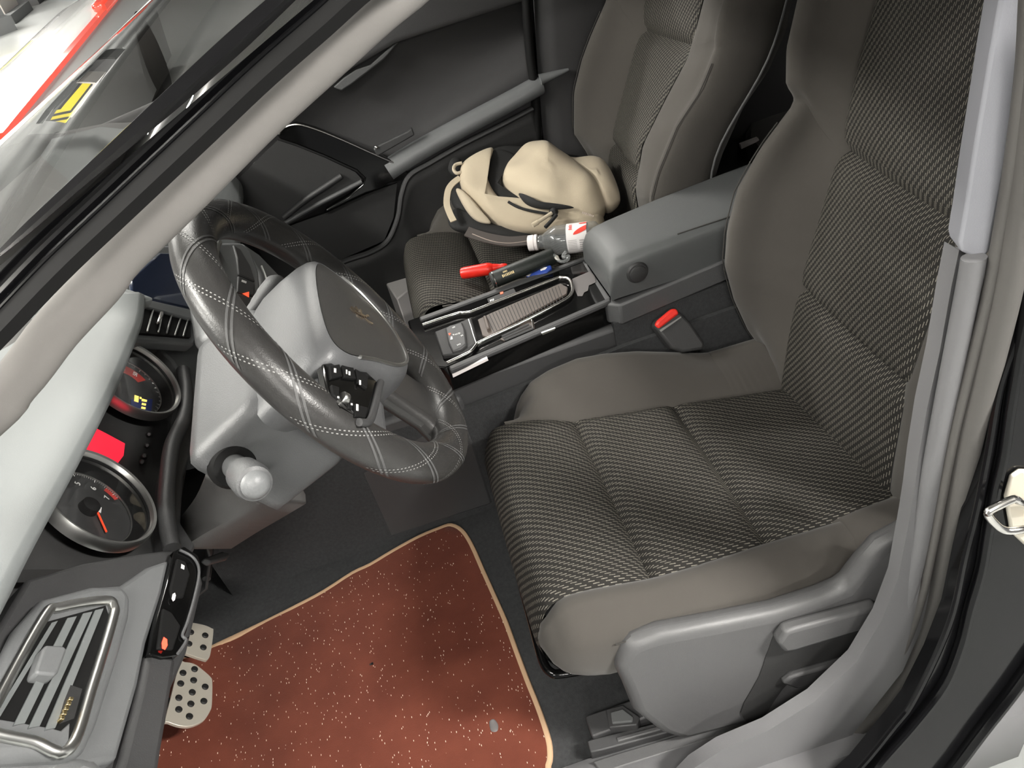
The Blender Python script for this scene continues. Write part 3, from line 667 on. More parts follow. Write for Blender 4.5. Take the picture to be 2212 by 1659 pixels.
ticks_v = []; ticks_f = []
for i in range(-10 * 5, 10 * 2 + 3):
    a = a5 + st * i / 10
    big = i % 10 == 0; mid = i % 5 == 0
    r0 = .047 if big else .0485 if mid else .0495; w_ = .008 if big else .004
    k = len(ticks_v); ticks_v += [P2(a - w_, r0, -.0198), P2(a + w_, r0, -.0198), P2(a + w_, .0525, -.0198), P2(a - w_, .0525, -.0198)]; ticks_f.append((k, k + 1, k + 2, k + 3))
mesh('tick_marks', ticks_v, ticks_f, 'white', g2, smooth=False)
rows = [[P2(a6 + (a7 - a6) * t, r, -.0202) for r in (.044, .0505)] for t in (.55, .7, .85, 1, 1.15, 1.3)]
grid('red_zone', rows, 'redprint', g2)
an, rn = px_angle(c2, n2, (228, 1145)); ah, _ = px_angle(c2, n2, (212, 1103))
q0 = UP(207, 1098, (c2 - n2 * .017, n2)); q1 = UP(230, 1149, (c2 - n2 * .017, n2))
tube('needle', [q0, q1], .0011, 'needle', g2, n=6)
lathe('needle_hub', c2 - n2 * .021, c2 - n2 * .010, [(0, .011), (.8, .010), (1, .007)], 'black', g2, n=24)
for q in ([(208, 1092), (211, 1093), (210, 1101), (207, 1100)], [(214, 1094), (220, 1096), (218, 1108), (213, 1105)]): plate('dial_print', q, (c2 - n2 * .0195, n2), .0004, 'white', g2)
# farther dial: red band, numerals, amber digits, warning lamp
a1, r1 = px_angle(c1, n1, (262, 802)); a2, r2 = px_angle(c1, n1, (312, 822))
rows = [[P1(lerp(a1, a2, t), r, -.0202) for r in (.026, .043)] for t in (-.4, -.2, 0, .2, .4, .6, .8, 1)]
grid('red_zone', rows, 'redprint', g1)
for s, px in (('30', (264, 802)), ('50', (287, 815))):
    a, r = px_angle(c1, n1, px); text('numeral', s, P1(a, .036, -.0195), ux1, uy1, .009, 'white', g1)
tv = []; tf = []
for i in range(-30, 14):
    a = a1 + (a2 - a1) * i / 6; r0 = .047 if i % 4 == 0 else .0495; k = len(tv)
    tv += [P1(a - .007, r0, -.0198), P1(a + .007, r0, -.0198), P1(a + .007, .0525, -.0198), P1(a - .007, .0525, -.0198)]; tf.append((k, k + 1, k + 2, k + 3))
mesh('tick_marks', tv, tf, 'white', g1, smooth=False)
l1 = (c1 - n1 * .019, n1)
plate('digit_window', [(283, 862), (330, 862), (326, 892), (283, 888)], off(l1, .0004), .001, 'blueprint', g1)
for q in [[(291, 853), (300, 856), (299, 869), (290, 866)], [(302, 857), (306, 858), (306, 862), (302, 861)], [(307, 861), (318, 864), (317, 868), (306, 866)], [(307, 870), (316, 872), (315, 876), (306, 874)], [(306, 878), (315, 880), (314, 884), (305, 882)]]:
    plate('amber_digit', q, off(l1, .001), .0004, 'amber', g1)
plate('warning_lamp', [(229, 838), (238, 840), (236, 856), (227, 852)], off(l1, .004), .001, 'redled', g1)
# central red display between the dials
plate('red_display', [(176, 905), (198, 920), (233, 938), (270, 958), (267, 984), (255, 1000), (200, 985), (160, 960)], off(gp, -.017), .003, 'redlit', dash)
for x, y in ((322, 938), (318, 962), (312, 985), (307, 998)):
    lathe('reset_button', UP(x, y, off(gp, -.022)), UP(x, y, off(gp, -.013)), [(0, .0035), (.8, .0033), (1, .002)], 'dark2', dash, n=14)

# left end panel with vent and switch
lpn = PL((-.40, .42, .70), GN)
plate('left_panel', [(60, 1250), (180, 1215), (300, 1195), (372, 1185), (432, 1225), (440, 1260), (405, 1410), (352, 1530), (335, 1700), (-60, 1700), (-60, 1450)], off(lpn, -.012), .03, 'dark2', dash, bevel=.004)
plate('vent_panel', [(60, 1330), (130, 1290), (215, 1265), (262, 1262), (320, 1222), (368, 1206), (352, 1280), (318, 1390), (300, 1480), (255, 1640), (-40, 1700), (-60, 1600)], lpn, .02, 'dashlight', dash, bevel=.005)
plate('vent_shoulder', [(40, 1350), (92, 1290), (200, 1262), (268, 1262), (287, 1290), (284, 1330), (262, 1410), (215, 1560), (190, 1614), (170, 1630), (-50, 1640), (-50, 1540)], off(lpn, .012), .02, 'dashlight', dash, bevel=.010, bseg=4)
vp = off(lpn, .014)
VB = [(92, 1338), (130, 1312), (228, 1297), (246, 1312), (243, 1340), (200, 1480), (150, 1618), (70, 1602), (-30, 1580), (-30, 1560)]
vent = plate('air_vent', [(95, 1345), (228, 1308), (235, 1330), (148, 1610), (-25, 1575)], off(vp, -.001), .012, 'black', dash); vent['label'] = 'tall side air vent with silver bezel'
tube('vent_bezel', cat([UP(x, y, off(vp, .001)) for x, y in VB], 6, True), .0045, 'satin', vent, closed=True, n=10)
plate('vent_frame', [(-30, 1548), (110, 1572), (132, 1578), (152, 1560), (148, 1616), (-30, 1578)], off(vp, .000), .004, 'dashlight', vent, bevel=.001)
for a, b, w_ in (((112, 1345), (-20, 1560), 13), ((146, 1335), (30, 1566), 20), ((180, 1325), (62, 1572), 20), ((206, 1318), (98, 1576), 18)):
    n_ = 10; A0 = [UP(a[0], a[1], off(vp, .0025)), UP(a[0] + w_, a[1] - 4, off(vp, .0005)), UP(b[0] + w_ * 1.2, b[1] - 4, off(vp, .0005)), UP(b[0], b[1], off(vp, .0025))]
    prism('vent_slat', A0, GN * -.002, 'hood', vent)
plate('vent_tab', [(92, 1402), (100, 1392), (138, 1394), (146, 1402), (128, 1450), (120, 1458), (80, 1454), (78, 1446)], off(vp, .012), .014, 'dashlight', vent, bevel=.003, bseg=3)
th = plate('thumbwheel_slot', [(148, 1478), (178, 1488), (160, 1552), (132, 1562), (128, 1552)], off(vp, .001), .004, 'dark', vent)
for i in range(5):
    x, y = lerp(155, 136, i / 4), lerp(1508, 1550, i / 4)
    plate('thumbwheel_rib', [(x - 4, y - 4), (x + 6, y - 3), (x + 4, y + 4), (x - 6, y + 3)], off(vp, .005), .006, 'gold', th, bevel=.0008)
# black switch strip and lower face
lo = PL((-.33, .385, .62), (.25, -1, .30))
plate('switch_panel', [(376, 1190), (398, 1180), (428, 1200), (436, 1228), (424, 1290), (404, 1362), (396, 1382), (412, 1372), (385, 1415), (352, 1420), (322, 1412), (340, 1330), (360, 1260)], off(lpn, .004), .008, 'piano', dash, bevel=.003)
tube('switch_trim', cat([UP(x, y, off(lpn, .006)) for x, y in ((388, 1188), (418, 1205), (430, 1235), (420, 1290), (404, 1345), (394, 1372), (402, 1384), (384, 1412))], 5), .0016, 'shroud', dash, n=8)
for nm, q, m in (('switch', [(383, 1205), (402, 1212), (412, 1240), (398, 1290), (372, 1292), (368, 1270)], 'black'), ('switch', [(352, 1312), (372, 1322), (392, 1352), (376, 1402), (340, 1400)], 'black')):
    o = plate(nm, q, off(lpn, .0065), .006, m, dash, bevel=.002)
plate('switch_mark', [(392, 1218), (399, 1222), (398, 1230), (391, 1227)], off(lpn, .007), .0004, 'white', dash)
plate('switch_mark', [(373, 1283), (378, 1280), (380, 1286), (378, 1296), (374, 1299), (371, 1293)], off(lpn, .007), .0004, 'white', dash)
plate('red_led', [(354, 1376), (361, 1381), (362, 1394), (357, 1403), (351, 1400), (350, 1388)], off(lpn, .0072), .0006, 'redled', dash)
P = [UP(x, y, off(lpn, .000)) for x, y in ((318, 1405), (384, 1420), (372, 1500), (352, 1620), (338, 1720), (235, 1720), (262, 1640), (298, 1500))]
prism('lower_panel', P, GN * -.05, 'dark2', dash, bevel=.006)
plate('panel_foot', [(-40, 1640), (90, 1668), (130, 1640), (175, 1618), (215, 1632), (262, 1672), (270, 1740), (-40, 1740)], off(lpn, .035), .03, 'dashlight', dash, smoothn=0, bevel=.012, bseg=3)
# knee panel under the column and its lower edge
kp = PL((-.05, .43, .47), (0, -1, -.25))
rows = []
for i in range(9):
    x = lerp(-.055, .262, i / 8); rows.append([V((x, .405, .54)), V((x, .425, .50)), V((x, .440, .44)), V((x, .47, .385)), V((x, .52, .36)), V((x, .60, .37))])
grid('knee_panel', rows, 'dark', dash, solid=.004)
sweep('knee_edge', [V((x, .468 - .02 * ((x + .1) / .3) ** 2, .388)) for x in [-.04 + .03 * i for i in range(10)]], circ(.006, 8), 'dark2', dash)
plate('latch_tongue', [(440, 1205), (480, 1190), (500, 1195), (494, 1204), (455, 1215)], PL((-.1, .43, .48), GN), .01, 'dark2', dash, bevel=.003)
# glove box face beneath the passenger pad
xprof('glove_box', [(.46, .51), (.53, .30), (.62, .25), (.75, .28), (.75, .51)], .52, 1.02, 'dark', dash, bevel=.015)

# centre: display, vents, control stack
cp = PL((.37, .43, .68), (0, -1, .46))
plate('centre_panel', [(270, 600), (352, 530), (430, 530), (440, 700), (420, 745), (280, 735), (250, 690)], off(cp, -.006), .02, 'dashlight', dash, bevel=.004)
sc_ = plate('display', [(283, 600), (345, 545), (420, 548), (420, 668), (300, 640), (285, 630)], off(cp, .0), .008, 'screen', dash, bevel=.003)
plate('display_frame', [(296, 648), (300, 642), (420, 670), (424, 690), (408, 688), (300, 658)], off(cp, .004), .012, 'dashlight', dash, bevel=.002)
cv = plate('air_vent', [(292, 660), (412, 690), (412, 728), (292, 718)], off(cp, -.001), .012, 'black', dash); cv['label'] = 'centre air vent with upright black slots'
for a, b in (((312, 662), (296, 712)), ((331, 668), (318, 716)), ((352, 672), (342, 718)), ((371, 680), (360, 720)), ((390, 688), (378, 724)), ((406, 690), (396, 726))):
    tube('vent_slat', [UP(a[0], a[1], off(cp, .001)), UP(b[0], b[1], off(cp, .001))], .0013, 'satin', cv, n=6)
plate('vent_tab', [(348, 672), (354, 670), (355, 680), (347, 696), (341, 695)], off(cp, .008), .008, 'chrome', cv, bevel=.002)
kp2 = PL((.37, .334, .70), (0, -1, .46))
plate('control_stack', [(462, 535), (470, 522), (520, 521), (545, 545), (562, 590), (566, 640), (556, 690), (535, 730), (500, 740), (470, 700), (452, 600)], kp2, .05, 'dashlight', dash, bevel=.008, bseg=3)
plate('stack_side', [(520, 521), (560, 548), (612, 602), (640, 640), (600, 720), (560, 740), (556, 690), (566, 640), (562, 590)], off(kp2, -.012), .05, 'dashlight', dash, bevel=.006)
tube('stack_bezel', cat([UP(x, y, off(kp2, .006)) for x, y in ((470, 524), (463, 545), (464, 585), (474, 630), (490, 668), (505, 700))], 6), .007, 'satin', dash, n=12)
for q in ([(504, 528), (520, 538), (542, 575), (552, 608), (516, 592), (512, 555)], [(515, 595), (551, 611), (551, 640), (513, 630)], [(513, 633), (551, 643), (549, 668), (505, 655)], [(505, 658), (549, 671), (538, 710), (520, 728), (508, 700)]):
    plate('stack_button', q, off(kp2, .0035), .006, 'dark2', dash, bevel=.0025)
b_ = plate('hazard_mark', [(524, 634), (538, 630), (538, 642)], off(kp2, .0042), .0006, 'orange', dash)
plate('stack_mark', [(523, 604), (533, 608), (532, 612), (522, 608)], off(kp2, .0042), .0006, 'white', dash)
tube('stack_trim', [UP(x, y, off(kp2, .004)) for x, y in ((565, 575), (572, 592), (577, 608))], .002, 'satin', dash, n=8)

# ================================================================== CENTRE CONSOLE
con = thing('center_console', 'black glossy centre console with ribbed shutter between the front seats', 'console', (.37, -.25, 0))
zt = .40
ct = (V((0, 0, zt)), V((0, 0, 1)))
top_px = [(880, 692), (1262, 556), (1292, 586), (1320, 646), (962, 795), (905, 790)]
TP = [U(x, y, z=zt) for x, y in top_px]
prism('console_top', TP, (0, 0, -.056), 'piano', con, bevel=.004, bseg=3)
body = [V((.30, .34, 0)), V((.455, .34, 0)), V((.475, -.28, 0)), V((.46, -.85, 0)), V((.29, -.85, 0)), V((.292, -.28, 0)), V((.275, .03, 0))]
prism('console_body', [p + V((.014 if p.x < .35 else -.01, 0, .02)) for p in body], (0, 0, .325), 'dark2', con, bevel=.01)
prism('console_front', [V((.275, .03, .02)), V((.275, .36, .02)), V((.46, .36, .02)), V((.46, .03, .02))], (0, 0, .30), 'dark2', con, bevel=.01)
# side shoulder rails of the top
for q in ([(905, 684), (1262, 553), (1266, 560), (908, 693)], [(968, 790), (1318, 641), (1320, 650), (972, 800)]):
    P = [U(x, y, z=zt + .003) for x, y in q]; prism('console_rail', P, (0, 0, -.01), 'dark2', con, bevel=.003)
trim = [(913, 702), (985, 678), (1003, 676), (1018, 673), (1032, 668), (1190, 606), (1212, 600), (1228, 603), (1236, 618), (1234, 634), (1216, 650), (1130, 695), (1040, 737), (1028, 746), (1018, 758), (1000, 768), (966, 784)]
tube('console_trim', cat([U(x, y, z=zt + .006) for x, y in trim], 5), .0034, 'chrome', con, n=10)
q = [(1032, 690), (1060, 676), (1210, 612), (1226, 620), (1224, 634), (1120, 690), (1052, 728), (1042, 724)]
sh = prism('shutter', [U(x, y, z=zt + .004) for x, y in q], (0, 0, -.01), 'tambour', con, bevel=.001)
for i in range(24):
    t = (i + 1.5) / 26; a = U(lerp(1040, 1216, t), lerp(686, 613, t), z=zt + .0045); b = U(lerp(1058, 1226, t), lerp(722, 640, t) + 3 * math.sin(t * 3), z=zt + .0045)
    tube('shutter_rib', [a - V((0, 0, .0004)), b - V((0, 0, .0004))], .0006, 'dark', sh, n=6)
prism('shutter_grip', [U(x, y, z=zt + .012) for x, y in ((1043, 682), (1050, 680), (1058, 706), (1051, 710))], (0, 0, -.01), 'tambour', sh, bevel=.002)
gs = prism('gear_selector', [U(x, y, z=zt + .008) for x, y in ((938, 716), (1000, 692), (1018, 684), (1030, 728), (1028, 742), (1000, 762), (955, 768))], (0, 0, -.012), 'dark', con, bevel=.003)
prism('selector_button', [U(x, y, z=zt + .014) for x, y in ((961, 708), (972, 702), (998, 695), (1004, 710), (1008, 742), (996, 752), (977, 759), (968, 740))], (0, 0, -.01), 'dark2', gs, bevel=.003)
for x, y in ((961, 706), (999, 696)): pass
tube('selector_line', cat([U(x, y, z=zt + .010) for x, y in ((1012, 690), (1018, 708), (1022, 722), (1028, 740))], 4), .0012, 'satin', gs, n=6)
tdir = (U(1000, 700, z=zt) - U(960, 718, z=zt)); tup = V((1, .15, 0))
for s, x, y, sz, m in (('P', 972, 722, .010, 'orange'), ('R', 980, 723, .006, 'white'), ('N', 986, 722, .006, 'white'), ('D', 992, 720, .006, 'white'), ('M', 998, 725, .006, 'white')):
    text('selector_mark', s, U(x, y, z=zt + .0146), tdir, tup, sz, m, gs)
marks('selector_mark', U(980, 707, z=zt + .0146), tdir, tup, 3, .006, .005, 'white', gs, 3); marks('selector_mark', U(991, 744, z=zt + .0146), tdir, tup, 3, .008, .005, 'white', gs, 4)
prism('selector_mark', [U(x, y, z=zt + .0146) for x, y in ((974, 727), (977, 727), (978, 733), (973, 734))], (0, 0, .0003), 'white', gs)
tr = prism('coin_tray', [U(x, y, z=zt + .002) for x, y in ((1080, 732), (1145, 690), (1152, 692), (1155, 708), (1090, 736))], (0, 0, -.004), 'tambour', con)
for i in range(3):
    tube('tray_rib', [U(lerp(1084, 1090, i / 2), lerp(727, 735, i / 2), z=zt + .0035), U(lerp(1142, 1152, i / 2), lerp(700, 709, i / 2), z=zt + .0035)], .0022, 'dark2', tr, n=8)
tube('tray_end', [U(1148, 688, z=zt + .005), U(1152, 708, z=zt + .005)], .0016, 'chrome', tr, n=8)
prism('protective_film', [U(x, y, z=zt + .0008) for x, y in ((1236, 603), (1275, 586), (1285, 596), (1287, 610), (1272, 617), (1270, 628), (1262, 632), (1258, 640), (1248, 640), (1240, 622))], (0, 0, .0006), 'foil', con)
sw = prism('console_switch', [U(x, y, z=zt + .002) for x, y in ((1052, 645), (1110, 622), (1116, 632), (1056, 655))], (0, 0, -.004), 'dark', con, bevel=.001)
prism('switch_mark', [U(x, y, z=zt + .0025) for x, y in ((1080, 632), (1087, 630), (1087, 634), (1081, 636))], (0, 0, .0004), 'orange', sw)
for i in range(3): prism('switch_mark', [U(x + 3.2 * i, y - i, z=zt + .0025) for x, y in ((1058, 648), (1060, 647), (1061, 651), (1059, 652))], (0, 0, .0004), 'white', sw)
P = [U(x, y, x=.262) for x, y in ((976, 806), (1052, 771), (1054, 776), (978, 813))]
prism('side_trim', [p + V((-.004, 0, 0)) for p in P], (.006, 0, 0), 'whiteplastic_glint', con)  # chrome strip whose bright reflection is painted white
P = [U(x, y, x=.268) for x, y in ((1170, 720), (1200, 709), (1198, 713), (1172, 724))]
prism('side_trim', P, (.004, 0, 0), 'satin', con)
# rear section: frame, armrest lid
rf = [U(x, y, z=.402) for x, y in ((1262, 553), (1290, 566), (1320, 640), (1345, 645), (1590, 552), (1720, 480), (1640, 335), (1400, 380), (1290, 500))]
rf = [V((.485, -.285, .40)), V((.312, -.278, .40)), V((.292, -.30, .40)), V((.300, -.60, .43)), V((.305, -.86, .44)), V((.49, -.86, .44)), V((.50, -.60, .43)), V((.497, -.30, .40))]
prism('armrest_frame', rf, (0, 0, -.045), 'dash', con, bevel=.004)
P = [V((.297, -.285, .36)), V((.30, -.86, .39)), V((.30, -.86, .05)), V((.285, -.285, .05))]
prism('console_side', P, (.02, 0, 0), 'carpet', con)
arm = []
def armrow(y, x0, x1, z0, z1, r=.022):
    return cat([(x0, y, z0), (x0 - .002, y, z1 - r), (x0 + .006, y, z1 - .006), (x0 + r, y, z1), ((x0 + x1) / 2, y, z1 + .004), (x1 - r, y, z1), (x1 - .006, y, z1 - .006), (x1 + .002, y, z1 - r), (x1, y, z0)], 4)
rows = []
for y, zt_, sh_ in ((-.290, .428, .010), (-.286, .445, .004), (-.288, .466, .002), (-.296, .482, .003), (-.312, .491, .003), (-.34, .494, .002), (-.45, .500, 0), (-.60, .505, 0), (-.72, .507, 0), (-.78, .503, .003), (-.81, .485, .012), (-.82, .44, .02)):
    t = (y + .29) / -.5; rows.append(armrow(y, lerp(.295, .315, t) + sh_, lerp(.456, .500, t) - sh_, .412, zt_))
ar = grid('armrest', rows, mat('armrest_vinyl', (.082, .086, .086), .5, bump=.2, bscale=900), con, caps=True, angle=60)
P = []
bc = U(1378, 590, x=.294)
bt = lathe('armrest_button', bc + V((.006, 0, 0)), bc + V((-.006, 0, 0)), [(0, .021), (.3, .021), (.6, .0185), (.62, .016), (.9, .0155), (1, .012)], 'dark', ar, n=32)
tube('armrest_seam', [V((.3165 - .004 + .0 * i, -.33 - .05 * i, .4955 + .0012 * i)) for i in range(2, 9)], .0012, 'seam', ar, n=6)


# seat belt buckle
bk = thing('seat_belt_buckle', 'black seat belt buckle with a red release button beside the driver seat', 'buckle', U(1470, 720, x=.268))
b0 = U(1440, 700, x=.268); b1 = U(1500, 750, x=.268); ax = (b1 - b0).normalized()
PLB = PL(b0, (-.82, -.05, .5))
plate('buckle_body', [(1414, 706), (1420, 694), (1455, 668), (1472, 676), (1492, 696), (1524, 742), (1520, 755), (1475, 762), (1450, 752)], PLB, .03, 'dark', bk, bevel=.006, bseg=3)
plate('release_button', [(1416, 702), (1422, 692), (1452, 667), (1463, 667), (1468, 678), (1424, 711)], off(PLB, .004), .012, 'redbk', bk, bevel=.004, bseg=3)
plate('buckle_edge', [(1425, 713), (1471, 683), (1472, 686), (1428, 717)], off(PLB, .003), .004, 'satin', bk)
tube('buckle_stalk', [b1 + V((.015, 0, -.01)), b1 + V((.02, -.02, -.08)), b1 + V((.01, -.03, -.18))], .014, 'black', bk, ry=.008)
# ================================================================== FLOOR, MAT, PEDALS
def S_(o, label=None): return tag(o, kind='structure', label=label)
fl = struct('floor', (.35, .2, 0), 'dark carpeted car floor')
rows = []
def floorz(x, y):
    z = 0
    if y > .60: z = (y - .60) * .55
    z += max(0, min(1, (abs(x - .37) < .14) * 1.0)) * 0
    return z
ys = [-1.6, -1.0, -.5, 0, .2, .4, .5, .60, .64, .72, .82, .95, 1.05]
for y in ys: rows.append([V((x, y, floorz(x, y))) for x in [-.44 + .062 * i for i in range(26)]])
grid('carpet', rows, 'carpet', fl, solid=.01)
# carpeted tunnel side below the console, driver side
pt = [(.272, .60, .0), (.272, .60, .28), (.275, .36, .30), (.275, .03, .29), (.285, -.3, .31), (.285, -.9, .33), (.285, -.9, 0)]
prism('tunnel_carpet', [V(p) for p in pt], (.01, 0, 0), 'carpet', fl)
prism('firewall', [V((-.44, .95, .1)), V((-.44, 1.05, .75)), V((1.1, 1.05, .75)), V((1.1, .95, .1))], (0, .02, 0), 'carpet', fl)

mt = thing('floor_mat', 'red brown carpet mat with tan binding on the floor before the driver seat', 'floor mat', (.0, .35, .008))
mpx = [(953, 1142), (975, 1136), (998, 1148), (1018, 1178), (1042, 1232), (1068, 1290), (1092, 1345), (1112, 1400), (1138, 1470), (1162, 1530), (1182, 1590), (1188, 1625), (1184, 1655), (1160, 1690)]
left = [(425, 1415), (475, 1392), (560, 1352), (640, 1312), (700, 1280), (762, 1240), (800, 1222), (850, 1192), (905, 1162)]
def mz(p): return floorz(p.x, p.y) + .012
def onmat(x, y):
    p = U(x, y, z=.012)
    for _ in range(12): p = U(x, y, z=mz(p))
    return p
edge = [onmat(x, y) for x, y in mpx]
edge += [V((-.30, .25, .012)), V((-.30, .45, .012)), V((-.30, .62, .023)), V((-.22, .76, .10)), V((0.0, .80, .122)), V((.10, .72, .078))]
edge += [onmat(x, y) for x, y in left]
edge = cat(edge, 3, True)
vs = [e.copy() for e in edge]; c = V((.0, .33, .012)); n = len(vs); rows = []
for t in (1, .985, .93, .86, .78, .7, .6, .5, .4, .3, .2, .1, .01):
    r = []
    for e in edge:
        q = c + (e - c) * t; q.z = mz(q) + (.004 if t < .99 else 0); r.append(q)
    rows.append(r)
grid('pile', rows, 'pile', mt, cv=True)
tube('binding', [e + V((0, 0, .001)) for e in edge], .0052, 'matedge', mt, closed=True, n=8, ry=.0045)
for i in range(3): pass
pillow('worn_spot', cat([onmat(x, y) + V((0, 0, .004)) for x, y in ((1058, 1562), (1068, 1556), (1077, 1568), (1075, 1582), (1062, 1582))], 4, True), (0, 0, 1), .002, .002, 'foil', mt)

def pedal(name, label, px, studs, ref, ctr):
    t = thing(name, label, 'pedal', ctr)
    pl = PL(ref, (.02, -.72, .70))
    P = cat([UP(x, y, pl) for x, y in px], 4, True)
    plate_ = prism('pad', P, -pl[1] * .006, 'alu', t, bevel=.002)
    for x, y in studs:
        c = UP(x, y, pl); lathe('rubber_stud', c - pl[1] * .002, c + pl[1] * .003, [(0, .0058), (.7, .0056), (1, .004)], 'stud', t, n=18)
    a = ctr + V((0, .012, 0))
    tube('arm', [V(ref) - pl[1] * .02, V(ref) - pl[1] * .04 + V((0, .05, .08)), V(ref) + V((0, .20, .22))], .010, 'black', t, ry=.006)
    return t, pl
bp_ = V((.055, .600, .150))
pedal('brake_pedal', 'smaller square metal pedal pad with four black rubber dots', [(404, 1350), (412, 1345), (440, 1350), (457, 1357), (461, 1364), (455, 1410), (449, 1424), (440, 1424), (404, 1412), (391, 1406), (391, 1400)],
      [(412, 1366), (443, 1373), (408, 1391), (439, 1399)], bp_, bp_)
fp_ = V((-.045, .60, .145))
pedal('footrest_pedal', 'larger metal foot pad with rows of black rubber dots, nearest the vent', [(388, 1434), (400, 1430), (420, 1434), (436, 1445), (455, 1462), (459, 1475), (458, 1520), (454, 1536), (440, 1556), (415, 1568), (390, 1568), (365, 1560), (357, 1555), (368, 1510)],
      [(420, 1446), (395, 1454), (418, 1470), (390, 1477), (443, 1484), (415, 1496), (386, 1508), (440, 1515), (412, 1521), (386, 1533), (409, 1548)], fp_, fp_)

# ================================================================== DRIVER DOOR OPENING
# windscreen pillar: trim inside, black painted frame outside
tp = struct('trim_1', (-.35, .3, .95), 'grey windscreen pillar trim across the upper left')
c1_ = [(-300, 1150), (-130, 985), (30, 830), (120, 715), (212, 615), (259, 552), (382, 430), (470, 342), (562, 250), (685, 138), (812, 22), (875, -28), (1000, -130)]
xs = [-.40, -.392, -.384, -.376, -.369, -.365, -.358, -.350, -.343, -.336, -.33, -.322, -.312]
K = [U(x, y, x=q) for (x, y), q in zip(c1_, xs)]
K = [V((-.445, .97, .715)), V((-.43, .80, .775))] + K[1:] + [V((-.308, -.15, 1.156)), V((-.302, -.35, 1.166)), V((-.30, -.8, 1.166)), V((-.31, -1.5, 1.10))]
P = cat(K, 5)
prof = [(.0156 * math.cos(a), .0150 * math.sin(a)) for a in [2 * math.pi * i / 20 for i in range(20)]]
sweep('pillar_trim', P, prof, 'pillar', tp, up=(-.75, 0, .66), angle=80)
fr = struct('trim_2', (-.43, .3, 1.0), 'glossy black painted windscreen frame above the pillar trim')
def strip(name, pxs, x0, x1, prof, m, parent, up):
    k = len(pxs); K = [U(a, b, x=lerp(x0, x1, i / (k - 1))) for i, (a, b) in enumerate(pxs)]
    K = [V((-.52, 1.05, .73)), V((-.505, .80, .835))] + K + [V((-.355, -.06, 1.168)), V((-.350, -.20, 1.183)), V((-.348, -.5, 1.193)), V((-.35, -.9, 1.188)), V((-.36, -1.5, 1.12))]
    P = cat(K, 5)
    return sweep(name, P, prof, m, parent, up=up, angle=35)
upv = (-.62, .28, .74)
# outer frame: stepped profile with two ridges
cl = [(-240, 890), (-60, 710), (88, 556), (223, 428), (410, 252), (540, 130), (664, 22), (800, -95)]
prof = [(-.056, -.02), (-.056, .004), (-.050, .0085), (-.022, .0085), (-.019, .002), (-.009, .001), (-.006, .007), (.002, .0075), (.005, .0005), (.014, .000), (.017, .005), (.022, .005), (.025, -.004), (.055, -.010), (.055, -.03)]
prof = [(a * (.42 if a < 0 else .29), max(b * .5, -.008)) for a, b in prof]
strip('frame', cl, -.45, -.36, prof, 'paint', fr, upv)
strip('frame_seal', cl, -.449, -.359, [(.006, .0025), (.017, .0015), (.0175, -.008), (.006, -.008)], 'black', fr, upv)
wl = [(0, 596), (130, 452), (300, 284), (480, 124), (610, 14)]
# B pillar: upper and lower trim, seal, painted body, sill
bt = struct('trim_3', (-.38, -.42, .6), 'grey trim and rubber seal around the rear edge of the door opening')
up_px = [(2215, -330), (2175, -60), (2160, 0), (2140, 110), (2122, 220), (2100, 350), (2085, 450), (2072, 525), (2076, 545), (2100, 555), (2126, 556), (2138, 545), (2150, 480), (2170, 380), (2190, 260), (2210, 120), (2228, -60), (2270, -330)]
plate('upper_pillar_trim', up_px, PL((-.372, -.42, .9), (-1, .35, .05)), .03, 'bpill', bt, bevel=.004, bseg=3)
lt = [(2095, 552), (2072, 540), (2055, 620), (2030, 760), (2003, 880), (1985, 985), (1975, 1060), (1965, 1120), (1940, 1250), (1905, 1340), (1850, 1430), (1760, 1515), (1660, 1578), (1560, 1620), (1500, 1659), (1440, 1720), (1660, 1760), (1800, 1640), (1950, 1450), (2040, 1250), (2090, 1000), (2120, 760), (2140, 556)]
plate('lower_pillar_trim', lt, PL((-.374, -.42, .6), (-1, .02, .06)), .02, 'bpilllow', bt)
rail_ = [(1440, 1720), (1480, 1690), (1620, 1615), (1740, 1545), (1830, 1470), (1890, 1395), (1930, 1310), (1955, 1220), (1975, 1120), (1995, 1000), (2020, 870), (2048, 730), (2070, 620), (2082, 556)]
P = cat([U(x + 22, y, x=-.384) for x, y in rail_], 5)
sweep('seal_lip', P, [(a * 1.0, b) for a, b in circ(.011, 14, .008)], 'bpilllow', bt, up=(-1, .2, .1))
seal = [(1622, 1746), (1704, 1686), (1824, 1596), (1917, 1512), (1984, 1416), (2026, 1306), (2052, 1186), (2072, 1080), (2100, 936), (2134, 796), (2170, 646), (2194, 520), (2216, 390), (2236, 250), (2252, 120), (2266, -60)]
P = cat([U(x, y, x=-.396) for x, y in seal] + [V((-.375, -.44, 1.11)), V((-.35, -.42, 1.135))], 5)
sl = [(a * .85, b * .85) for a, b in [(-.016, -.012), (-.0165, .004), (-.012, .013), (-.003, .017), (.006, .015), (.013, .008), (.016, -.003), (.014, -.014)]]
sweep('door_seal', P, sl, 'rubber', bt, up=(-1, .2, .12), angle=70)
P = cat([U(x - 38, y - 4, x=-.392) for x, y in seal], 5)
sweep('door_seal_lip', P, circ(.005, 12, .006), 'rubber', bt, up=(-1, .2, .12))
pb = struct('trim_4', (-.46, -.45, .5), 'black painted door jamb and sill at the lower right')
body_px = [(2320, -330), (2290, -60), (2280, 200), (2262, 400), (2240, 560), (2202, 700), (2166, 800), (2150, 860), (2130, 980), (2106, 1100), (2081, 1200), (2055, 1320), (2015, 1420), (1965, 1517), (1932, 1560), (1850, 1659), (1760, 1740), (2000, 1740), (2052, 1659), (2110, 1580), (2170, 1500), (2230, 1420), (2330, 1250), (2420, 900), (2420, -60), (2440, -330)]
plb = PL((-.425, -.42, .5), (-1, .12, .16))
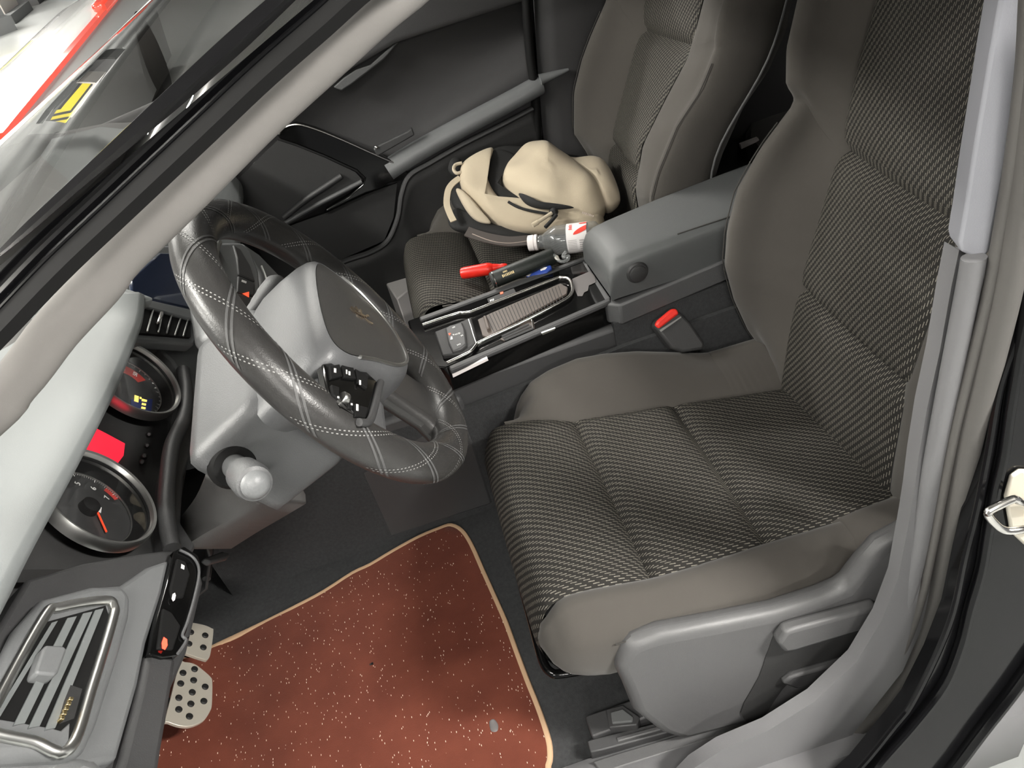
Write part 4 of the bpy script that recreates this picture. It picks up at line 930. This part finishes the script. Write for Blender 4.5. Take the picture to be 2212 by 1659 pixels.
plate('jamb', body_px, plb, .02, 'paint', pb)
ed = [(1766, 1740), (1855, 1662), (1937, 1563), (1970, 1520), (2020, 1422), (2060, 1321), (2086, 1201), (2111, 1100), (2135, 980), (2155, 860), (2171, 800), (2207, 700), (2245, 560)]
sweep('jamb_lip', cat([UP(x, y, off(plb, .003)) for x, y in ed], 4), circ(.004, 8), 'paint', pb, up=(-1, .1, .1))
r2 = [(1860, 1700), (1905, 1640), (1975, 1560), (2040, 1475), (2075, 1390), (2095, 1310), (2118, 1230), (2132, 1150), (2150, 1050), (2166, 980), (2180, 880), (2196, 780), (2210, 690), (2225, 560)]
sweep('jamb_ridge', cat([UP(x, y, off(plb, .005)) for x, y in r2], 4), circ(.0055, 10, .008), 'paint', pb, up=(-1, .1, .1))
r3 = [(2030, 1690), (2062, 1650), (2120, 1572), (2180, 1495), (2230, 1425), (2300, 1330)]
sweep('sill_edge', cat([UP(x, y, off(plb, .004)) for x, y in r3], 4), circ(.007, 10, .012), 'paint', pb, up=(-1, .1, .1))
rd_ = struct('door_2', (-.5, -1.2, .3), 'black rear door behind the door jamb')
grid('door_skin', [[V((-.47 - .05 * math.sin(math.pi * i / 8), y, lerp(.02, .76, i / 8))) for i in range(9)] for y in (-.70, -1.0, -1.35, -1.7)], 'paint', rd_, solid=.03)
# sill plate inside the seal
P = [(-.285, .5, .015), (-.30, -.2, .02), (-.335, -.40, .06), (-.415, -.40, .10), (-.42, -.2, .045), (-.42, .5, .04)]
rows = [[V((-.292, y, .0)), V((-.296, y, .02)), V((-.315, y, .034)), V((-.35, y, .042)), V((-.40, y, .046)), V((-.43, y, .05)), V((-.45, y, .03)), V((-.45, y, -.12))] for y in (-.62, -.4, -.2, -.0, .2, .5, .9)]
sp_ = struct('trim_5', (-.36, 0, .03), 'grey sill trim beside the seat rail')
grid('sill_trim', rows, 'bpilllow', sp_, solid=.006)
for yy_ in (-.03,): pass
def railpart(nm, q, z, h, m):
    return prism(nm, [U(x, y, z=z) for x, y in q], (0, 0, h), m, seat, bevel=.002)
railpart('rail_end', [(1268, 1600), (1280, 1596), (1480, 1545), (1640, 1500), (1640, 1530), (1300, 1620), (1275, 1625)], .045, -.03, 'dark2')
railpart('rail_slot', [(1330, 1592), (1440, 1562), (1442, 1572), (1334, 1602)], .047, -.01, 'shield')
railpart('rail_lower', [(1280, 1645), (1340, 1625), (1560, 1560), (1700, 1520), (1700, 1545), (1345, 1655), (1300, 1670)], .040, -.03, 'shield')
railpart('rail_foot', [(1308, 1532), (1345, 1522), (1382, 1548), (1376, 1566), (1316, 1572)], .06, -.05, 'dark2')
railpart('rail_foot_cap', [(1318, 1538), (1345, 1530), (1368, 1548), (1366, 1558), (1322, 1562)], .064, -.01, 'base')
# door striker
ds = thing('door_striker', 'shiny metal door striker loop on the black door jamb', 'striker', U(2190, 1110, x=-.45))
ps = off(plb, .006)
plate('striker_plate', [(2172, 1075), (2185, 1030), (2205, 1016), (2260, 1020), (2280, 1160), (2240, 1190), (2215, 1180), (2185, 1152)], ps, .006, 'alu', ds, bevel=.003)
pl_ = off(plb, .028)
tube('striker_loop', cat([UP(2255, 1135, ps), UP(2212, 1143, pl_), UP(2172, 1146, pl_), UP(2148, 1130, pl_), UP(2134, 1110, pl_), UP(2146, 1098, pl_), UP(2190, 1078, pl_), UP(2200, 1082, pl_), UP(2235, 1100, ps)], 4), .0042, 'chrome', ds, n=12)

# ================================================================== PASSENGER DOOR
dr = struct('door_1', (1.08, .1, .4), 'dark passenger door with sloping armrest and glossy grab surround')
# main card with belt shoulder, built as a lofted surface along the car
rows = []
for i in range(22):
    y = lerp(.95, -.395, i / 21)
    b = tab([(-.4, .775), (-.08, .762), (.19, .695), (.4, .66), (1, .62)], y)     # crease below the belt
    a = tab([(-.4, .60), (0, .485), (.25, .46), (1, .44)], y)
    tt = tab([(-.4, .97), (-.1, .93), (.2, .82), (.5, .765), (1, .70)], y)
    rows.append([V((1.16, y, tt - .03)), V((1.125, y, tt)), V((1.085, y, lerp(b + .03, tt, .7))), V((1.055, y, b + .012)), V((1.066, y, b - .006)), V((1.09, y, b - .06)), V((1.095, y, (a + b) / 2)), V((1.085, y, a + .05)), V((1.075, y, a)), V((1.085, y, a - .10)), V((1.09, y, .12)), V((1.06, y, .03))])
grid('door_card', [cat(r, 4) for r in rows], 'door', dr, angle=70)
# armrest
ap = [(1165, 172), (1150, 180), (1100, 208), (1040, 240), (980, 272), (920, 305), (875, 332), (838, 356)]
P = cat([U(x, y + 12, x=lerp(1.055, 1.03, i / 7)) for i, (x, y) in enumerate(ap)], 5)
sweep('door_armrest', P, [(.026 * math.cos(a), .024 * math.sin(a)) for a in [2 * math.pi * i / 20 for i in range(20)]], 'dashlight', dr, up=(-.4, 0, 1), scale=lambda t: .95 + .15 * t)
# lower step that runs along and drops beside the seat
st_ = [(1150, 235), (1080, 272), (1000, 312), (930, 352), (885, 380), (868, 420), (860, 470), (838, 520), (800, 545), (750, 562), (700, 585)]
P = cat([U(x, y, x=lerp(1.05, .99, min(1, i / 6))) for i, (x, y) in enumerate(st_)], 5)
sweep('door_pocket_edge', P, circ(.007, 10, .012), 'dark2', dr, up=(-1, 0, .3))
rows = []
for p in P: rows.append([p, p + V((.0, -.004, -.03)), p + V((-.005, -.01, -.12)), p + V((0, -.02, -.40))])
grid('door_lower_panel', rows, 'dark', dr, solid=.004)
gpl = PL((1.02, .1, .55), (-1, .0, .12))
gl_ = [(598, 290), (612, 274), (640, 266), (680, 276), (740, 300), (800, 327), (858, 352), (878, 366), (882, 378), (868, 390), (840, 396), (822, 408), (790, 418), (752, 436), (700, 462), (706, 452), (752, 425), (784, 398), (788, 385), (770, 368), (700, 336), (640, 312), (604, 300)]
gb = plate('grab_surround', gl_, gpl, .025, 'piano', dr, bevel=.005, bseg=3)
tube('grab_trim', cat([UP(x, y, off(gpl, .002)) for x, y in ((602, 290), (612, 277), (640, 269), (680, 279), (740, 303), (800, 330), (850, 352))], 5), .0028, 'chrome', gb, n=8)
plate('pull_pocket', [(600, 303), (640, 316), (700, 340), (768, 372), (782, 388), (770, 404), (690, 448), (600, 500), (520, 540), (450, 480), (520, 380)], off(gpl, -.015), .006, 'dark', dr)
tube('pocket_rail', cat([UP(x, y, off(gpl, -.008)) for x, y in ((782, 392), (740, 414), (690, 440), (640, 468), (600, 492))], 4), .006, 'shroud', dr, n=10)
tube('pocket_rail', cat([UP(x, y, off(gpl, -.010)) for x, y in ((738, 380), (700, 405), (660, 432), (612, 470))], 4), .007, 'dark2', dr, n=10)
plate('lower_pocket', [(500, 430), (620, 490), (700, 462), (790, 420), (858, 395), (850, 470), (830, 520), (750, 555), (600, 620)], off(gpl, -.03), .006, 'dark', dr)
plate('switch_pad', [(806, 322), (822, 312), (880, 284), (890, 276), (896, 292), (830, 330), (815, 338)], off(gpl, .008), .012, 'dark2', dr, bevel=.003)
lathe('door_switch', UP(813, 318, off(gpl, .008)), UP(813, 318, off(gpl, .012)), [(0, .004), (.7, .004), (1, .002)], 'chrome', dr, n=12)
plate('mirror_corner_trim', [(720, 188), (742, 168), (770, 150), (800, 140), (850, 95), (862, 90), (830, 128), (760, 182), (738, 196)], PL((1.05, .0, .73), (-1, 0, .3)), .008, 'dash', dr, bevel=.003)
# seal and passenger side pillar behind the door
pp_ = [(1136, -20), (1140, 60), (1146, 130), (1152, 170), (1156, 200), (1158, 250), (1162, 310), (1168, 380)]
P = cat([U(x, y, x=1.055) for x, y in pp_], 5)
ps_ = struct('trim_6', (1.06, -.45, .6), 'dark seal and trim on the passenger side pillar')
sweep('door_seal', P, circ(.011, 12, .014), 'black', ps_, up=(-1, 0, 0))
rows = []
for i in range(10):
    z = lerp(.05, 1.05, i / 9); y0 = tab([(.05, -.36), (.44, -.378), (.6, -.395), (.77, -.415), (1.05, -.45)], z)
    rows.append([V((1.065, y0, z)), V((1.058, y0 - .05, z)), V((1.06, y0 - .12, z)), V((1.075, y0 - .22, z)), V((1.09, y0 - .4, z)), V((1.10, y0 - 1.2, z))])
grid('pillar_panel', rows, 'door', ps_, solid=.01)
P = cat([U(x, y, x=1.04) for x, y in ((1166, 172), (1200, 160), (1228, 150))], 4)
sweep('pillar_armrest', P, circ(.016, 12, .012), 'dashlight', ps_, up=(-.4, 0, 1), scale=lambda t: 1 - .75 * t)

# ================================================================== CAR SHELL
gw = [V((-.445, .262, 1.062)), V((-.425, .055, 1.143))]
dirL = (gw[0] - gw[1]) / (gw[0].y - gw[1].y)
aL = gw[1] + dirL * -.03; bL = gw[1] + dirL * 1.0
aR = V((.98, .02, 1.145)); bR = V((1.0, .95, .722))
rows = []
for i in range(9):
    t = i / 8; l = lerp(aL, bL, t); r = lerp(aR, bR, t); row = []
    for j in range(13):
        s = j / 12; p = lerp(l, r, s); p = p + V((0, .03 * 4 * s * (1 - s) * t, .010 * 4 * s * (1 - s))); row.append(p)
    rows.append(row)
ws = grid('window_1', rows, 'glass', None); S_(ws, 'sloping windscreen glass reflecting the garage')
rA = struct('trim_7', (1.03, .5, .95), 'far windscreen edge with dark border')
P = [lerp(aR, bR, t / 10) + V((0, 0, -.004)) for t in range(11)]
sweep('glass_border', P, [(-.012, -.012), (-.012, .003), (.022, .005), (.03, -.012)], 'base', rA, up=(0, .4, 1))
sweep('roof_moulding', [p + V((-.012, 0, .004)) for p in P], circ(.005, 10), 'satin', rA)
rf_ = struct('ceiling', (.33, -.9, 1.15), 'car roof over the seats')
rows = []
for i in range(10):
    y = lerp(.04, -2.2, i / 9); z = 1.125 + .03 * math.sin(math.pi * min(1, i / 6) * .5) - (.04 if i > 7 else 0)
    rows.append([V((lerp(-.30, .98, j / 10), y, z + .05 * (1 - ((j - 5) / 5) ** 2))) for j in range(11)])
grid('roof_panel', rows, 'pillar', rf_, solid=.03, soff=1)
hood_ = struct('trim_8', (.35, 1.4, .72), 'black bonnet ahead of the windscreen')
grid('bonnet', [[V((lerp(-.50, 1.22, j / 10), y, z + .05 * (1 - ((j - 5) / 5) ** 2))) for j in range(11)] for y, z in ((1.02, .715), (1.3, .70), (1.7, .64), (2.0, .55))], 'paint', hood_, solid=.01)
wr = struct('trim_9', (1.15, -.9, .5), 'far side of the car body')
prism('side_panel', [V((1.15, 2.0, -.1)), V((1.15, 2.0, .55)), V((1.15, 1.0, .72)), V((1.15, -2.2, .80)), V((1.15, -2.2, -.1))], (.03, 0, 0), 'paint', wr)

# ================================================================== THINGS ON THE PASSENGER SEAT
bag = thing('backpack', 'cream canvas backpack lying open on the far front seat', 'backpack', (.8, -.25, .39))
BN = V((-.50, .0, .866)).normalized()
bpl = PL((.66, -.25, .42), BN)
def blob(nm, px, h, hf, hb, m, noise=.012, seed=0, n=5, power=.5, ctr=None, rings=12):
    pl = off(bpl, h); P = cat([UP(x, y, pl) for x, y in px], n, True)
    return pillow(nm, P, BN, hf, hb, m, bag, rings=rings, noise=noise, power=power, seed=seed, ctr=UP(*ctr, pl) if ctr else None, angle=80)
blob('back_panel', [(985, 398), (1062, 325), (1130, 318), (1200, 330), (1290, 350), (1335, 400), (1332, 440), (1260, 498), (1150, 500), (1070, 488), (1010, 470), (976, 440)], -.035, .03, .05, 'webbing', .004, 1)
blob('bag_body', [(1112, 340), (1134, 318), (1160, 311), (1182, 312), (1205, 330), (1240, 352), (1290, 400), (1308, 440), (1298, 478), (1250, 498), (1190, 478), (1130, 448), (1098, 420), (1084, 392), (1092, 364)], .0, .06, .04, 'canvas', .016, 2, rings=16)
blob('side_pocket', [(1205, 346), (1240, 345), (1280, 341), (1306, 352), (1326, 384), (1340, 428), (1332, 448), (1312, 456), (1280, 430), (1240, 388)], -.005, .035, .04, 'canvas2', .012, 3)
blob('flap', [(1000, 356), (1030, 334), (1064, 322), (1062, 344), (1052, 366), (1056, 395), (1070, 422), (1092, 444), (1120, 455), (1160, 462), (1195, 470), (1250, 468), (1300, 466), (1300, 496), (1250, 500), (1165, 502), (1110, 496), (1070, 480), (1030, 445), (998, 410), (993, 385)], .004, .035, .04, 'canvas', .008, 4, ctr=(1050, 440), power=.4)
blob('front_edge', [(985, 412), (996, 410), (1020, 432), (1045, 462), (1060, 482), (1030, 476), (1006, 452)], .012, .012, .02, 'canvas2', .003, 5)
blob('pocket_mouth', [(1120, 419), (1136, 424), (1160, 436), (1200, 446), (1240, 449), (1200, 453), (1160, 450), (1135, 440)], .047, .012, .004, 'webbing', .001, 6, ctr=(1165, 443))
blob('bag_opening', [(1062, 330), (1078, 322), (1112, 336), (1090, 366), (1084, 394), (1098, 424), (1140, 452), (1180, 468), (1110, 456), (1070, 424), (1055, 395), (1052, 368)], .012, .008, .03, 'webbing', .003, 7, ctr=(1075, 400))
blob('bag_base', [(968, 470), (985, 450), (1010, 462), (1050, 480), (1100, 496), (1145, 502), (1145, 520), (1100, 520), (1050, 508), (1005, 500), (975, 492)], -.01, .012, .025, 'webbing', .003, 8)
P = cat([UP(x, y, off(bpl, .012)) for x, y in ((1008, 500), (1030, 508), (1060, 516), (1100, 522), (1142, 519))], 5)
sweep('shoulder_strap', P, [(-.012, -.002), (.012, -.002), (.012, .002), (-.012, .002)], 'strapgrey', bag, up=BN)
P = cat([UP(x, y, off(bpl, .012)) for x, y in ((1020, 506), (1060, 521), (1100, 526), (1140, 521))], 5)
tube('strap_edge', P, .0022, 'cord', bag, n=8)
P = cat([UP(x, y, off(bpl, .018)) for x, y in ((994, 384), (978, 396), (968, 412), (965, 440), (972, 462), (980, 478))], 5)
sweep('side_strap', P, [(-.007, -.0015), (.007, -.0015), (.007, .0015), (-.007, .0015)], 'canvas', bag, up=BN)
P = cat([UP(x, y, off(bpl, .022)) for x, y in ((998, 352), (984, 356), (980, 366), (986, 374), (996, 372))], 4)
tube('strap_loop', P, .004, 'canvas2', bag, n=8)
blob('handle', [(972, 350), (982, 342), (996, 346), (998, 366), (990, 380), (976, 378), (968, 366)], .0, .012, .012, 'webbing', .002, 9)
# zip with its two pulls
P = cat([UP(x, y, off(bpl, .046)) for x, y in ((1098, 436), (1120, 448), (1150, 456), (1185, 462))], 4)
tube('zip', P, .003, 'webbing', bag, n=8)
tube('zip_pull', cat([UP(x, y, off(bpl, .052)) for x, y in ((1192, 460), (1180, 468), (1162, 480))], 4), .0042, 'canvas2', bag, n=8)
tube('zip_pull_tip', [UP(1162, 480, off(bpl, .052)), UP(1150, 487, off(bpl, .052))], .0055, 'canvas', bag, n=10)
tube('zip_pull', cat([UP(x, y, off(bpl, .052)) for x, y in ((1202, 464), (1192, 476), (1178, 491))], 4), .0042, 'webbing', bag, n=8)
lathe('zip_slider', UP(1196, 458, off(bpl, .045)), UP(1196, 458, off(bpl, .056)), [(0, .010), (.6, .009), (1, .004)], 'webbing', bag, n=16)
tx = UP(1282, 466, off(bpl, .04)) - UP(1258, 458, off(bpl, .04))
marks('printed_mark', UP(1270, 463, off(bpl, .049)), tx, BN.cross(tx), 7, .028, .006, 'cord', bag, 5)

bot = thing('water_bottle', 'small clear plastic bottle with white cap and red and white label beside the armrest', 'bottle', U(1215, 522, z=.41))
a0 = U(1141, 526, z=.425); a1 = U(1296, 508, z=.425); d = a1 - a0
L = d.length
bw = lathe('bottle_body', a0, a1, [(.10, .0125), (.14, .0125), (.17, .015), (.20, .015), (.21, .0145), (.24, .018), (.30, .024), (.37, .029), (.42, .0305), (.46, .0295), (.50, .0305), (.93, .0305), (.96, .029), (1, .022), (.985, .010)], 'pet', bot, n=40)
lathe('cap', a0, a1, [(0, .014), (.008, .0165), (.085, .017), (.09, .015), (.098, .015), (.10, .0172), (.135, .0172), (.14, .014)], 'whiteplastic_glint', bot, n=40)
ax_ = d.normalized(); s_ = ax_.cross(V((0, 0, 1))).normalized(); w_ = s_.cross(ax_)
def lab(t, a, r): return a0 + d * t + (s_ * math.cos(a) + w_ * math.sin(a)) * r
def labpatch(nm, t0, t1, f0, f1, r, m, n=14, par=None):
    rows = []
    for i in range(n + 1):
        t = lerp(t0, t1, i / n); A0, A1 = f0(i / n) if callable(f0) else f0, f1(i / n) if callable(f1) else f1
        rows.append([lab(t, lerp(A0, A1, j / 16), r) for j in range(17)])
    return grid(nm, rows, m, par or bot)
lb = labpatch('label', .56, .84, -1.2, 4.2, .0310, 'label')
# camera looks down on the label; find the angle facing it
best = max([2 * math.pi * i / 180 for i in range(180)], key=lambda a: (s_ * math.cos(a) + w_ * math.sin(a)).dot((CAM_C - a0).normalized()))
up_s = 1 if (lab(.7, best + .3, .03) - lab(.7, best, .03)).dot(CAM_R.transposed() @ V((0, 1, 0))) > 0 else -1
A_ = lambda q: best + up_s * q
labpatch('label_red_wave', .66, .84, lambda t: A_(.30 + .62 * t ** .7), lambda t: A_(.22 + .30 * t * t + .02), .0313, 'labelred', par=lb)
labpatch('label_red_edge', .74, .84, lambda t: A_(1.25 + .05 * t), lambda t: A_(1.12 - .05 * t), .0313, 'labelred', par=lb)
for i in range(4):
    labpatch('label_red_script', .60 + .006 * (i % 2), .645, A_(.62 + .13 * i), A_(.70 + .13 * i), .0313, 'labelred', n=3, par=lb)
for i in range(7):
    labpatch('label_small_print', .58, .70, A_(-.10 - .11 * i), A_(-.14 - .11 * i), .0313, 'labeltext', n=4, par=lb)
for i in range(5):
    labpatch('label_small_print', .735, .82, A_(-.12 - .15 * i), A_(-.20 - .15 * i), .0313, 'labeltext', n=4, par=lb)

tb = thing('black_tube', 'speckled black cylinder with a thin silver ring, lying beside the console', 'tube', U(1140, 575, z=.40))
t0 = U(1062, 606, z=.412); t1 = U(1197, 552, z=.422); dT = t1 - t0
lathe('tube_body', t0, t1, [(0, .0155), (.03, .0172), (.97, .0172), (1, .0162)], 'tube', tb, n=36)
lathe('end_ring', t0, t1, [(.030, .0173), (.034, .0180), (.042, .0180), (.046, .0173)], 'chrome', tb, n=36, caps=False)
lathe('end_cap', t0 - dT * .005, t0, [(0, .0135), (1, .0148)], 'dark2', tb, n=36)
tc = (CAM_C - t0).normalized(); tn = (tc - dT.normalized() * tc.dot(dT.normalized())).normalized()
q0 = t0 + dT * .25 + tn * .0174
marks('printed_mark', q0, dT, tn.cross(dT), 8, .026, .006, 'gold', tb, 6); marks('printed_mark', q0 + tn.cross(dT).normalized() * .007 - tn * .001 - dT.normalized() * .004, dT, tn.cross(dT), 4, .010, .004, 'gold', tb, 7)
rd = thing('red_bottle', 'red plastic bottle with a tapered nozzle on the passenger seat front', 'bottle', U(1040, 585, z=.38))
r0 = U(996, 591, z=.385); r1 = U(1096, 574, z=.39)
lathe('bottle_body', r0, r1, [(0, .009), (.02, .0118), (.08, .0130), (.58, .0136), (.64, .0125), (.70, .0092), (.72, .008)], 'red', rd, n=28)
lathe('nozzle', r0, r1, [(.71, .0095), (.80, .0075), (.86, .0062), (.88, .0068), (.97, .0058), (1, .004)], 'red', rd, n=24)
bl = thing('blue_packet', 'small blue and white packet tucked between the tube and the console', 'packet', U(1160, 582, z=.40))
plb2 = PL(U(1160, 582, z=.41), (-.5, .2, .8))
plate('packet', [(1135, 595), (1147, 579), (1150, 577), (1190, 572), (1192, 580), (1180, 590), (1140, 600)], plb2, .012, 'blue', bl, bevel=.002)
plate('packet_end', [(1133, 596), (1147, 580), (1150, 588), (1143, 597)], off(plb2, .0006), .001, 'labeltext', bl)
plate('packet_mark', [(1166, 580), (1172, 577), (1182, 577), (1178, 582), (1168, 585)], off(plb2, .0006), .0008, 'label', bl)
hk = thing('clear_hook', 'tiny clear plastic hook at the end of the black tube', 'hook', U(1215, 555, z=.42))
hpl = PL(U(1212, 556, z=.425), BN)
tube('hook', cat([UP(x, y, hpl) for x, y in ((1222, 544), (1216, 553), (1220, 556), (1228, 553), (1226, 561), (1215, 565), (1206, 562), (1200, 554), (1196, 550))], 5), .0035, 'pet', hk, n=10)
plate('hook_tab', [(1190, 545), (1206, 552), (1210, 562), (1200, 560)], hpl, .003, 'alu', hk, bevel=.001)

bx_ = thing('pale_patch_box', 'pale patch beyond the console, built as a box on the floor, before the passenger seat', 'box', U(862, 614, z=.21) - V((0, 0, .21)))
prism('box_body', [U(x, y, z=.21) for x, y in ((832, 610), (884, 582), (892, 618), (857, 646))], (0, 0, -.208), 'label', bx_, bevel=.004)  # pale patch of unclear source, built up as an added box

# ================================================================== GARAGE
GZ = -.28
g_ = mesh('floor_2', [(-8, -8, GZ), (40, -8, GZ), (40, 20, GZ), (-8, 20, GZ)], [(0, 1, 2, 3)], 'ground', None, smooth=False); S_(g_, 'pale garage floor outside the car')
g_.modifiers.new('t', 'SOLIDIFY').thickness = .02
cg = mesh('ceiling_2', [(-8, -8, 2.5), (40, -8, 2.5), (40, 20, 2.5), (-8, 20, 2.5)], [(3, 2, 1, 0)], 'ceil', None, smooth=False); S_(cg, 'ribbed garage ceiling above the car')
for nm, q in (('wall_right_2', [(38, -8, GZ), (38, 20, GZ), (38, 20, 2.5), (38, -8, 2.5)]), ('wall_front', [(-8, 19, GZ), (38, 19, GZ), (38, 19, 2.5), (-8, 19, 2.5)])):
    S_(mesh(nm, q, [(0, 1, 2, 3)], 'wallm', None, smooth=False), 'pale garage wall beyond the car')
pc = thing('parked_car', 'white car bodywork with a red lamp strip, parked beyond the windscreen', 'car', (4.4, 1.9, GZ))
prof = [(1.46, GZ + .1), (1.42, .20), (1.405, .40), (1.42, .47), (1.50, .505), (1.62, .505), (1.80, .47), (1.95, .40), (2.2, .24), (2.4, .02), (2.42, GZ + .1)]
rows = []
for x, sc in ((2.2, .7), (2.35, .9), (2.7, 1), (4, 1.0), (5.5, 1.0), (6.4, .97), (6.7, .85)):
    rows.append(cat([(x, 1.9 + (y - 1.9) * (.9 + .1 * sc), GZ + (z - GZ) * sc) for y, z in prof], 4))
grid('body', rows, 'carwhite', pc, caps=True, angle=60)
sweep('lamp_strip', [(x, 1.404, .478) for x in (2.5, 3, 4, 5, 6, 6.3)], [(-.02, -.012), (.02, -.012), (.02, .012), (-.02, .012)], 'taillight', pc)
box('tail_lamp', (5.35, 1.42, .50), (.9, .08, .07), 'taillight', pc, bevel=.02)
for x in (3.0, 5.8): lathe('wheel', (x, 1.40, GZ + .30), (x, 1.62, GZ + .30), [(0, .2), (.05, .30), (1, .30)], 'black', pc, n=28)
cl_ = thing('striped_column_stub', 'garage bollard with yellow and black warning stripes above a grey foot, column cut low', 'stub', (10.9, 4.5, GZ))  # column shortened to a stub so the windscreen does not mirror it
c = V((11.25, 4.42, GZ)); r = .36
lathe('stripe_band', c + V((0, 0, .30)), c + V((0, 0, .66)), [(0, r * 1.03), (.96, r * 1.03), (1, r * .97)], 'hazard', cl_, n=4)
lathe('foot', c, c + V((0, 0, .30)), [(0, r * 1.2), (.6, r * 1.2), (.65, r * 1.05), (1, r * 1.05)], 'base', cl_, n=4)
pr = thing('concrete_pier_stub', 'beige concrete block cut low behind the striped bollard', 'pier', (12.4, 4.5, GZ))  # wall pier, height cut to keep it out of the glass reflection
box('pier', (12.35, 4.62, .05), (.7, .7, .66), 'wallm', pr); box('foot', (12.3, 4.6, GZ + .06), (1.0, .9, .12), 'base', pr)
q_ = thing('dark_gap_filler', 'dark low cabinet added for a dark gap right of the beige concrete block', 'filler', (13.6, 4.4, GZ)); box('case', (13.6, 4.4, .05), (.8, .5, .66), 'dark2', q_); box('door', (13.6, 4.14, .05), (.7, .02, .52), 'dark', q_)  # added box for a dark gap, kept low for the windscreen reflection

# ================================================================== LIGHT
wd = bpy.data.worlds.new('world'); S.world = wd; wd.use_nodes = True
wd.node_tree.nodes['Background'].inputs[0].default_value = (.98, .98, 1, 1); wd.node_tree.nodes['Background'].inputs[1].default_value = WORLD
def lamp(name, p, sx, sy, e, rot=(0, 0, 0), col=(1, .97, .92)):
    l = bpy.data.lights.new(name, 'AREA'); l.shape = 'RECTANGLE'; l.size = sx; l.size_y = sy; l.energy = e; l.color = col
    o = bpy.data.objects.new(name, l); COL.objects.link(o); o.location = p; o.rotation_euler = rot; return o
for nm, p, sx, sy, e in LAMPS:
    lamp(nm, p, sx, sy, e)
    lamp(nm, (p[0], p[1], p[2] - .15), sx, sy, e * UPLIGHT, rot=(math.pi, 0, 0))     # bare tubes also light the ceiling
S.view_settings.view_transform = 'Standard'; S.view_settings.look = 'None'; S.view_settings.gamma = 1; S.view_settings.use_curve_mapping = False
S.view_settings.exposure = EXPO
